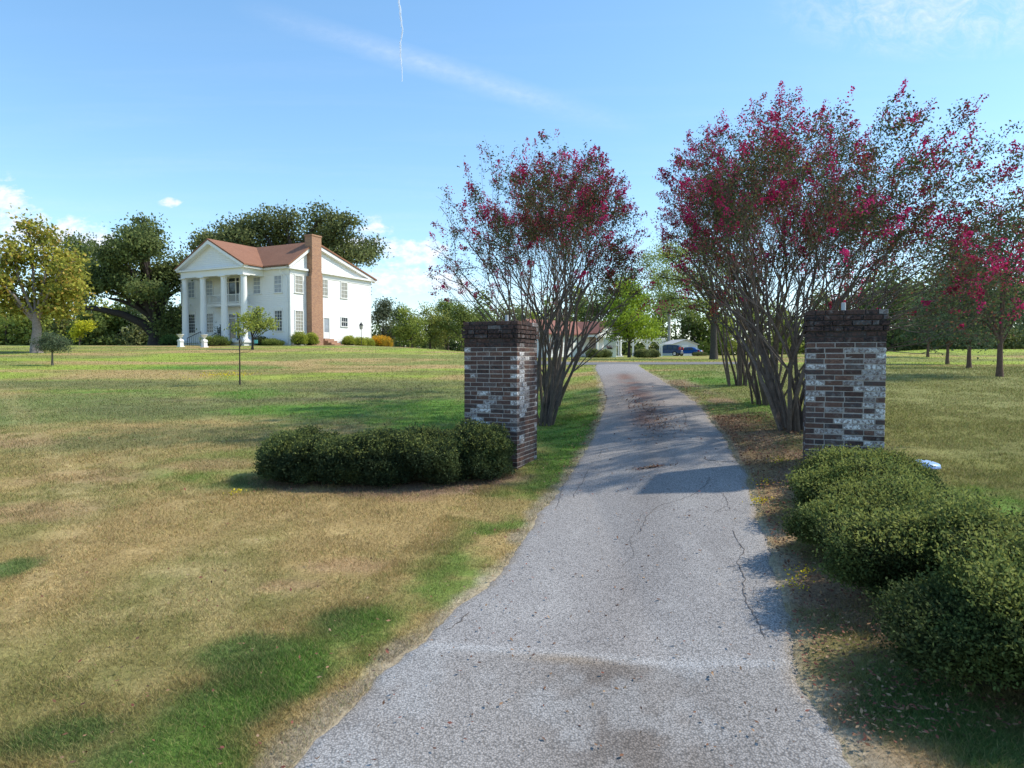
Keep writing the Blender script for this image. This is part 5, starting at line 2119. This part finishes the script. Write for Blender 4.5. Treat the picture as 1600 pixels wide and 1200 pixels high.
    for x in wb:
        for sgn in (-1, 1):
            loc2 = (x, sgn * .82, R)
            if first is None:
                gg = Geo()
                k = 20
                gg.lathe([(R * .62, -.11), (R * .9, -.12), (R, -.08), (R, .08), (R * .9, .12), (R * .62, .11)], k=k)
                v = np.concatenate(gg.v)
                gg.v = [np.stack([v[:, 0], v[:, 2], v[:, 1]], 1)]
                wh = gg.build('wheel', rub, t, loc2)
                gg = Geo()
                gg.lathe([(0, .085), (R * .2, .09), (R * .62, .10), (R * .62, -.10), (R * .2, -.09), (0, -.085)], k=k)
                v = np.concatenate(gg.v)
                gg.v = [np.stack([v[:, 0], v[:, 2], v[:, 1]], 1)]
                rim = gg.build('rim', alloy, wh)
                first = (wh, rim)
            else:
                wh = copy_part(first[0], t, loc2)
                copy_part(first[1], wh)
    return t


def build_cars():
    p = ground_at(1042, 106)
    navy = mat('navy_paint', (0.012, 0.045, 0.13), .25, metallic=.3)
    make_car('parked_suv', 'dark blue estate car parked beyond the pergola with red tail lights', p, math.radians(-28), navy, True)
    p = ground_at(1074, 110)
    blue = mat('bright_blue_paint', (0.015, 0.10, 0.38), .25, metallic=.2)
    make_car('parked_car', 'small bright blue saloon parked to the right of the dark blue car', p, math.radians(-35), blue, False)


build_cars()


# ------------------------------------------------------------------ trees around the end of the drive and beyond
def build_centre_trees():
    r = np.random.default_rng(61)
    # bright green maple in front of the pergola
    Y = 76
    s = Y / F_PX
    b = ground_at(983, Y)
    bl = [(*(P(px, py, Y) - b + np.array([0, r.normal() * 1.0, 0])), rx * s, rx * s, ry * s) for px, py, rx, ry in
          [(983, 455, 20, 16), (965, 478, 22, 16), (1002, 475, 24, 18), (957, 505, 18, 14), (985, 500, 26, 18), (1012, 505, 20, 16), (970, 522, 22, 8), (1000, 524, 24, 8), (1022, 522, 12, 8), (985, 440, 12, 10)]]
    make_tree('maple_tree', 'bright green rounded tree in front of the white pergola', b, P(983, 530, Y)[2] - b[2], .17, bl, 13000, .22, ((0.07, 0.11, 0.018), (0.26, 0.33, 0.04)), 62, bark=(0.05, 0.04, 0.035), cluster=.42, per=28, shell=.35)
    # airy tall tree with dark trunk right of the drive
    Y = 53
    s = Y / F_PX
    b = ground_at(1115, Y)
    bl = [(*(P(px, py, Y) - b + np.array([0, r.normal() * 1.2, 0])), rx * s, rx * s, ry * s) for px, py, rx, ry in
          [(1060, 400, 26, 18), (1095, 390, 26, 20), (1040, 430, 24, 16), (1075, 440, 30, 18), (1110, 430, 26, 22), (1050, 465, 28, 14), (1085, 478, 26, 14), (1125, 465, 20, 20), (1040, 490, 20, 10), (1145, 420, 26, 24), (1150, 470, 20, 20), (1030, 400, 16, 14)]]
    lm = [([P(1113, 505, Y) - b, P(1104, 490, Y) - b, P(1095, 478, Y) - b, P(1090, 462, Y) - b], .16, .06)]
    make_tree('ash_tree', 'airy pale leaved tree with dark trunk right of the bend in the drive', b, P(1115, 480, Y)[2] - b[2], .27, bl, 10500, .17, ((0.09, 0.12, 0.035), (0.24, 0.27, 0.08)), 63, bark=(0.065, 0.055, 0.048), cluster=.55, per=20, shell=.2, limbs=lm)
    # pale trunked tree behind the pergola
    Y = 124
    s = Y / F_PX
    b = ground_at(1045, Y)
    bl = [(*(P(px, py, Y) - b), rx * s, rx * s, ry * s) for px, py, rx, ry in [(1040, 395, 30, 24), (1060, 430, 26, 26), (1025, 440, 24, 26), (1050, 470, 30, 20), (1010, 410, 22, 20)]]
    make_tree('sycamore_tree', 'tall pale trunked tree behind the pergola and the dark blue car', b, P(1045, 490, Y)[2] - b[2], .3, bl, 7000, .28, ((0.08, 0.11, 0.04), (0.22, 0.25, 0.09)), 64, bark=(0.33, 0.31, 0.28), cluster=.8, per=22, shell=.25)
    # dark cedar behind the guest house
    Y = 112
    s = Y / F_PX
    b = ground_at(952, Y)
    bl = [(*(P(px, py, Y) - b), rx * s, rx * s, ry * s) for px, py, rx, ry in [(978, 432, 22, 14), (958, 452, 26, 16), (985, 460, 22, 16), (945, 480, 26, 16), (925, 490, 22, 14)]]
    make_tree('cedar_tree', 'dark tree standing behind the guest house roof', b, P(955, 490, Y)[2] - b[2], .3, bl, 7000, .3, ((0.02, 0.035, 0.016), (0.08, 0.10, 0.035)), 65, cluster=.7, per=28)
    # shrubs on the near side of the turning
    for i, (px, Y, rr, h, lab) in enumerate([(928, 66, .75, .85, 'rounded brownish green shrub on the left before the guest house porch'), (944, 67, .70, .8, 'rounded brownish green shrub next to the porch shrub before the white screen wall'),
                                              (1003, 65, .75, .85, 'dark green shrub left of a pair before the pergola'), (1019, 66, .70, .8, 'dark green shrub right of a pair before the pergola'),
                                              (1093, 108, 1.2, .6, 'low clipped shrub right of the parked cars')]):
        b = ground_at(px, Y)
        make_bush('clipped_shrub', lab, 'shrub', b, rr, rr, h, 1000, .085, ((0.04, 0.055, 0.025), (0.12, 0.14, 0.05), (0.22, 0.22, 0.09)), 'shrubs round the turning', 360 + i, .10, 6, .10)
    # row of young trees on the right lawn
    row = [(1562, 20.5, 1.9, 5.3, 'nearest dark green young tree on the right lawn, pink blossoms on it', 8), (1514, 27.5, 1.7, 4.2, 'second dark green young tree of the row on the right lawn', 0),
           (1480, 35.0, 1.9, 4.4, 'third young tree of the right lawn row, with forked trunk', 0), (1449, 43.0, 1.7, 4.0, 'farthest and smallest young tree of the right lawn row', 0)]
    for i, (px, Y, hw, H, lab, fl) in enumerate(row):
        b = ground_at(px, Y)
        bl = crown_blobs(np.random.default_rng(70 + i), 14, hw, H * .20, H, 0.95)
        make_tree('young_tree', lab, b, H * .24, .085, bl, 12000 if i == 0 else 7000, .085 + .012 * i, ((0.032, 0.055, 0.036), (0.090, 0.120, 0.070)), 71 + i, group='young trees on the right lawn', bark=(0.13, 0.085, 0.065), cluster=.22, per=30, shell=.35, flower=(fl, (0.45, 0.03, 0.14)) if fl else None)
    # trees right of the house, one by one
    spec = [(600, 88, 2.0, 6.5, ((0.05, 0.065, 0.04), (0.12, 0.13, 0.085)), 'grey green rounded tree just right of the white house'),
            (626, 105, 2.1, 7.0, ((0.025, 0.045, 0.02), (0.07, 0.10, 0.035)), 'dark narrow tree between the grey green and the yellow green trees'),
            (643, 84, 2.2, 5.3, ((0.07, 0.10, 0.025), (0.22, 0.25, 0.06)), 'yellow green bushy tree right of the dark narrow tree'),
            (672, 88, 2.9, 6.6, ((0.075, 0.10, 0.03), (0.24, 0.25, 0.075)), 'wide yellow green tree halfway between house and left pillar'),
            (700, 92, 2.6, 7.2, ((0.045, 0.075, 0.025), (0.15, 0.19, 0.055)), 'tall mid green tree left of the left pillar'),
            (722, 86, 2.4, 6.4, ((0.06, 0.085, 0.03), (0.18, 0.21, 0.06)), 'mid green tree touching the outline of the left pillar'),
            (748, 96, 3.0, 6.6, ((0.045, 0.075, 0.025), (0.16, 0.19, 0.055)), 'mid green tree seen above the top of the left pillar')]
    for i, (px, Y, hw, H, cols, lab) in enumerate(spec):
        b = ground_at(px, Y)
        want = P(px, 548, Y)[2]
        b[2] = min(b[2], want)
        bl = crown_blobs(np.random.default_rng(90 + i), 10, hw, .4, H, 1.0)
        make_tree('bushy_tree', lab, b, H * .3, .16, bl, 5200, .24, cols, 91 + i, group='trees between the house and the left pillar', cluster=.42, per=26, shell=.4)


build_centre_trees()


# ------------------------------------------------------------------ woods that read as one mass (stuff)
def build_woods():
    def wood(name, label, px0, px1, Y, n, h0, h1, cols, seed, zb=None, leaf=.38, per=420, wd=3.2, yspread=9):
        r = np.random.default_rng(seed)
        lf, tk = Geo(), Geo()
        for k in range(n):
            px = px0 + (px1 - px0) * (k + r.random()) / n
            y = Y + r.random() * yspread
            x = (px - 800) / F_PX * y
            z = float(T(x, y)) if zb is None else zb
            H = h0 + (h1 - h0) * r.random()
            W = wd * (.7 + .6 * r.random())
            tk.tube([(x, y, z - .5), (x + r.normal() * .2, y, z + H * .4), (x, y, z + H * .8)], [.22, .16, .05], 5, (0.07, 0.055, 0.045))
            cb = crown_blobs(r, 7, W, H * .02, H, 1.2) + [(W * (.9 * q - .9), -1 + r.random(), .35 + H * .10, W * .75, 1.2, H * .16) for q in range(3)]
            c0, c1 = (np.array(c) for c in cols[r.integers(0, len(cols))])
            for bl in cb:
                m = per // 9
                dd = r.normal(size=(m, 3))
                dd /= np.linalg.norm(dd, axis=1, keepdims=True)
                q = np.array(bl[:3]) + dd * np.array(bl[3:]) * (.55 + .55 * r.random((m, 1)))
                q = q + np.array([x, y, z])
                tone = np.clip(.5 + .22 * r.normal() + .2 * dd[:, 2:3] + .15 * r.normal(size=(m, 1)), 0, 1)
                lf.leaves(q, leaf, None, .7, (c0 * (1 - tone) + c1 * tone) * (.75 + .5 * r.random((m, 1))), r=r)
        o = lf.build(name, M_LEAF_MATTE)
        tag(o, label, 'woods', kind='stuff')
        tk.build('trunks', M_BARK, o)
    mixc = [((0.05, 0.075, 0.03), (0.15, 0.19, 0.06)), ((0.07, 0.10, 0.032), (0.22, 0.25, 0.06)), ((0.065, 0.08, 0.04), (0.17, 0.185, 0.085))]
    wood('distant_woods', 'green mixed woods along the far edge of the left lawn', -40, 300, 92, 26, 5.0, 7.2, mixc, 201, per=1500, leaf=.42)
    wood('distant_woods', 'green woods beyond the buildings at the end of the drive', 760, 1320, 128, 30, 8, 13, mixc, 202, per=1700, leaf=.55, wd=4.8, yspread=20)
    dk = [((0.03, 0.048, 0.024), (0.09, 0.12, 0.05)), ((0.045, 0.065, 0.03), (0.14, 0.165, 0.065)), ((0.07, 0.085, 0.042), (0.20, 0.22, 0.095))]
    wood('distant_woods', 'tall darker woods beyond the right lawn', 1330, 1700, 92, 22, 10, 15, dk, 203, per=1900, leaf=.5, wd=4.4, yspread=16)
    wood('distant_woods', 'low dark woods on the skyline right of the white house', 575, 790, 130, 18, 7.0, 9.0, dk, 204, per=900, leaf=.55, wd=3.6, zb=1.0)
    # yellow bush in the wood's edge
    b = ground_at(125, 86)
    bl = [(*(P(px, py, 86) - b), rx * .082, rx * .082, ry * .082) for px, py, rx, ry in [(122, 518, 8, 8), (130, 510, 10, 8), (140, 508, 7, 6), (118, 526, 6, 6)]]
    make_tree('yellow_tree', 'bright yellow leaved small tree at the edge of the left woods', b, 1.0, .08, bl, 1800, .2, ((0.20, 0.22, 0.02), (0.45, 0.42, 0.04)), 205, cluster=.25, per=20)


build_woods()


# ------------------------------------------------------------------ small things
def build_small():
    # blue and white disc lying in the lawn
    p = G(1449, 729)
    t = thing('plastic_lid', 'blue and white plastic lid lying on the lawn right of the bushes', 'lid', (p[0], p[1], p[2] + .01), 0)
    t.rotation_euler = (math.radians(9), math.radians(4), .3)
    g = Geo()
    g.lathe([(0, .045), (.10, .052), (.13, .045), (.145, .02), (.148, 0), (.135, 0), (0, .0)], k=24)
    g.build('dome', mat('pale_blue_plastic', (0.30, 0.45, 0.72), .35), t, smooth=True)
    g = Geo()
    g.lathe([(.147, .016), (.166, .010), (.166, .0), (.147, -.004)], k=24)
    g.build('rim', mat('blue_plastic', (0.03, 0.13, 0.42), .35), t)
    # tufts of yellow weeds
    g = Geo()
    for px, py, n, rad in [(1190, 790, 90, .10), (1255, 905, 70, .10), (1240, 925, 45, .10), (1195, 760, 40, .12), (370, 775, 40, .10), (1215, 725, 60, .12), (345, 588, 160, 1.0), (360, 586, 120, .8)]:
        c = G(px, py)
        q = rng.normal(size=(n, 2)) * rad * .6
        x, y = c[0] + q[:, 0], c[1] + q[:, 1]
        z = T(x, y) + .03 + .06 * rng.random(n)
        g.leaves(np.stack([x, y, z], 1), (.013 + .0016 * c[1]), None, .6, np.array([0.42, 0.34, 0.03]) * (.5 + .8 * rng.random((n, 1))))
    o = g.build('yellow_weeds', M_LEAF)
    tag(o, 'tufts of yellow weeds in the lawn and along the verge', 'weeds', kind='stuff')
    # condensation trail and the day moon
    Y = 6000.0
    pts = [P(px, py, Y) for px, py in [(621, -30), (623, 0), (626, 25), (629, 48), (626, 65), (625.5, 85), (628, 105), (629, 132)]]
    g = Geo()
    fine = []
    for a, b in zip(pts[:-1], pts[1:]):
        for k in np.linspace(0, 1, 7, endpoint=False):
            fine.append(a * (1 - k) + b * k + rng.normal(size=3) * 2.0)
    fine = np.array(fine)
    g.tube(fine, np.linspace(9, 4, len(fine)) * (.7 + .6 * rng.random(len(fine))), 8)
    m = bpy.data.materials.new('thin_vapour')
    m.use_nodes = True
    nt = m.node_tree
    bs = nt.nodes['Principled BSDF']
    bs.inputs['Base Color'].default_value = (.95, .95, .95, 1)
    bs.inputs['Roughness'].default_value = 1
    tr = nt.nodes.new('ShaderNodeBsdfTransparent')
    mx = nt.nodes.new('ShaderNodeMixShader')
    mx.inputs[0].default_value = .45
    nt.links.new(tr.outputs[0], mx.inputs[1])
    nt.links.new(bs.outputs[0], mx.inputs[2])
    nt.links.new(mx.outputs[0], nt.nodes['Material Output'].inputs[0])
    o = g.build('contrail', m, smooth=True)
    tag(o, 'thin white contrail hanging high in the blue sky', 'contrail', kind='stuff')


build_small()
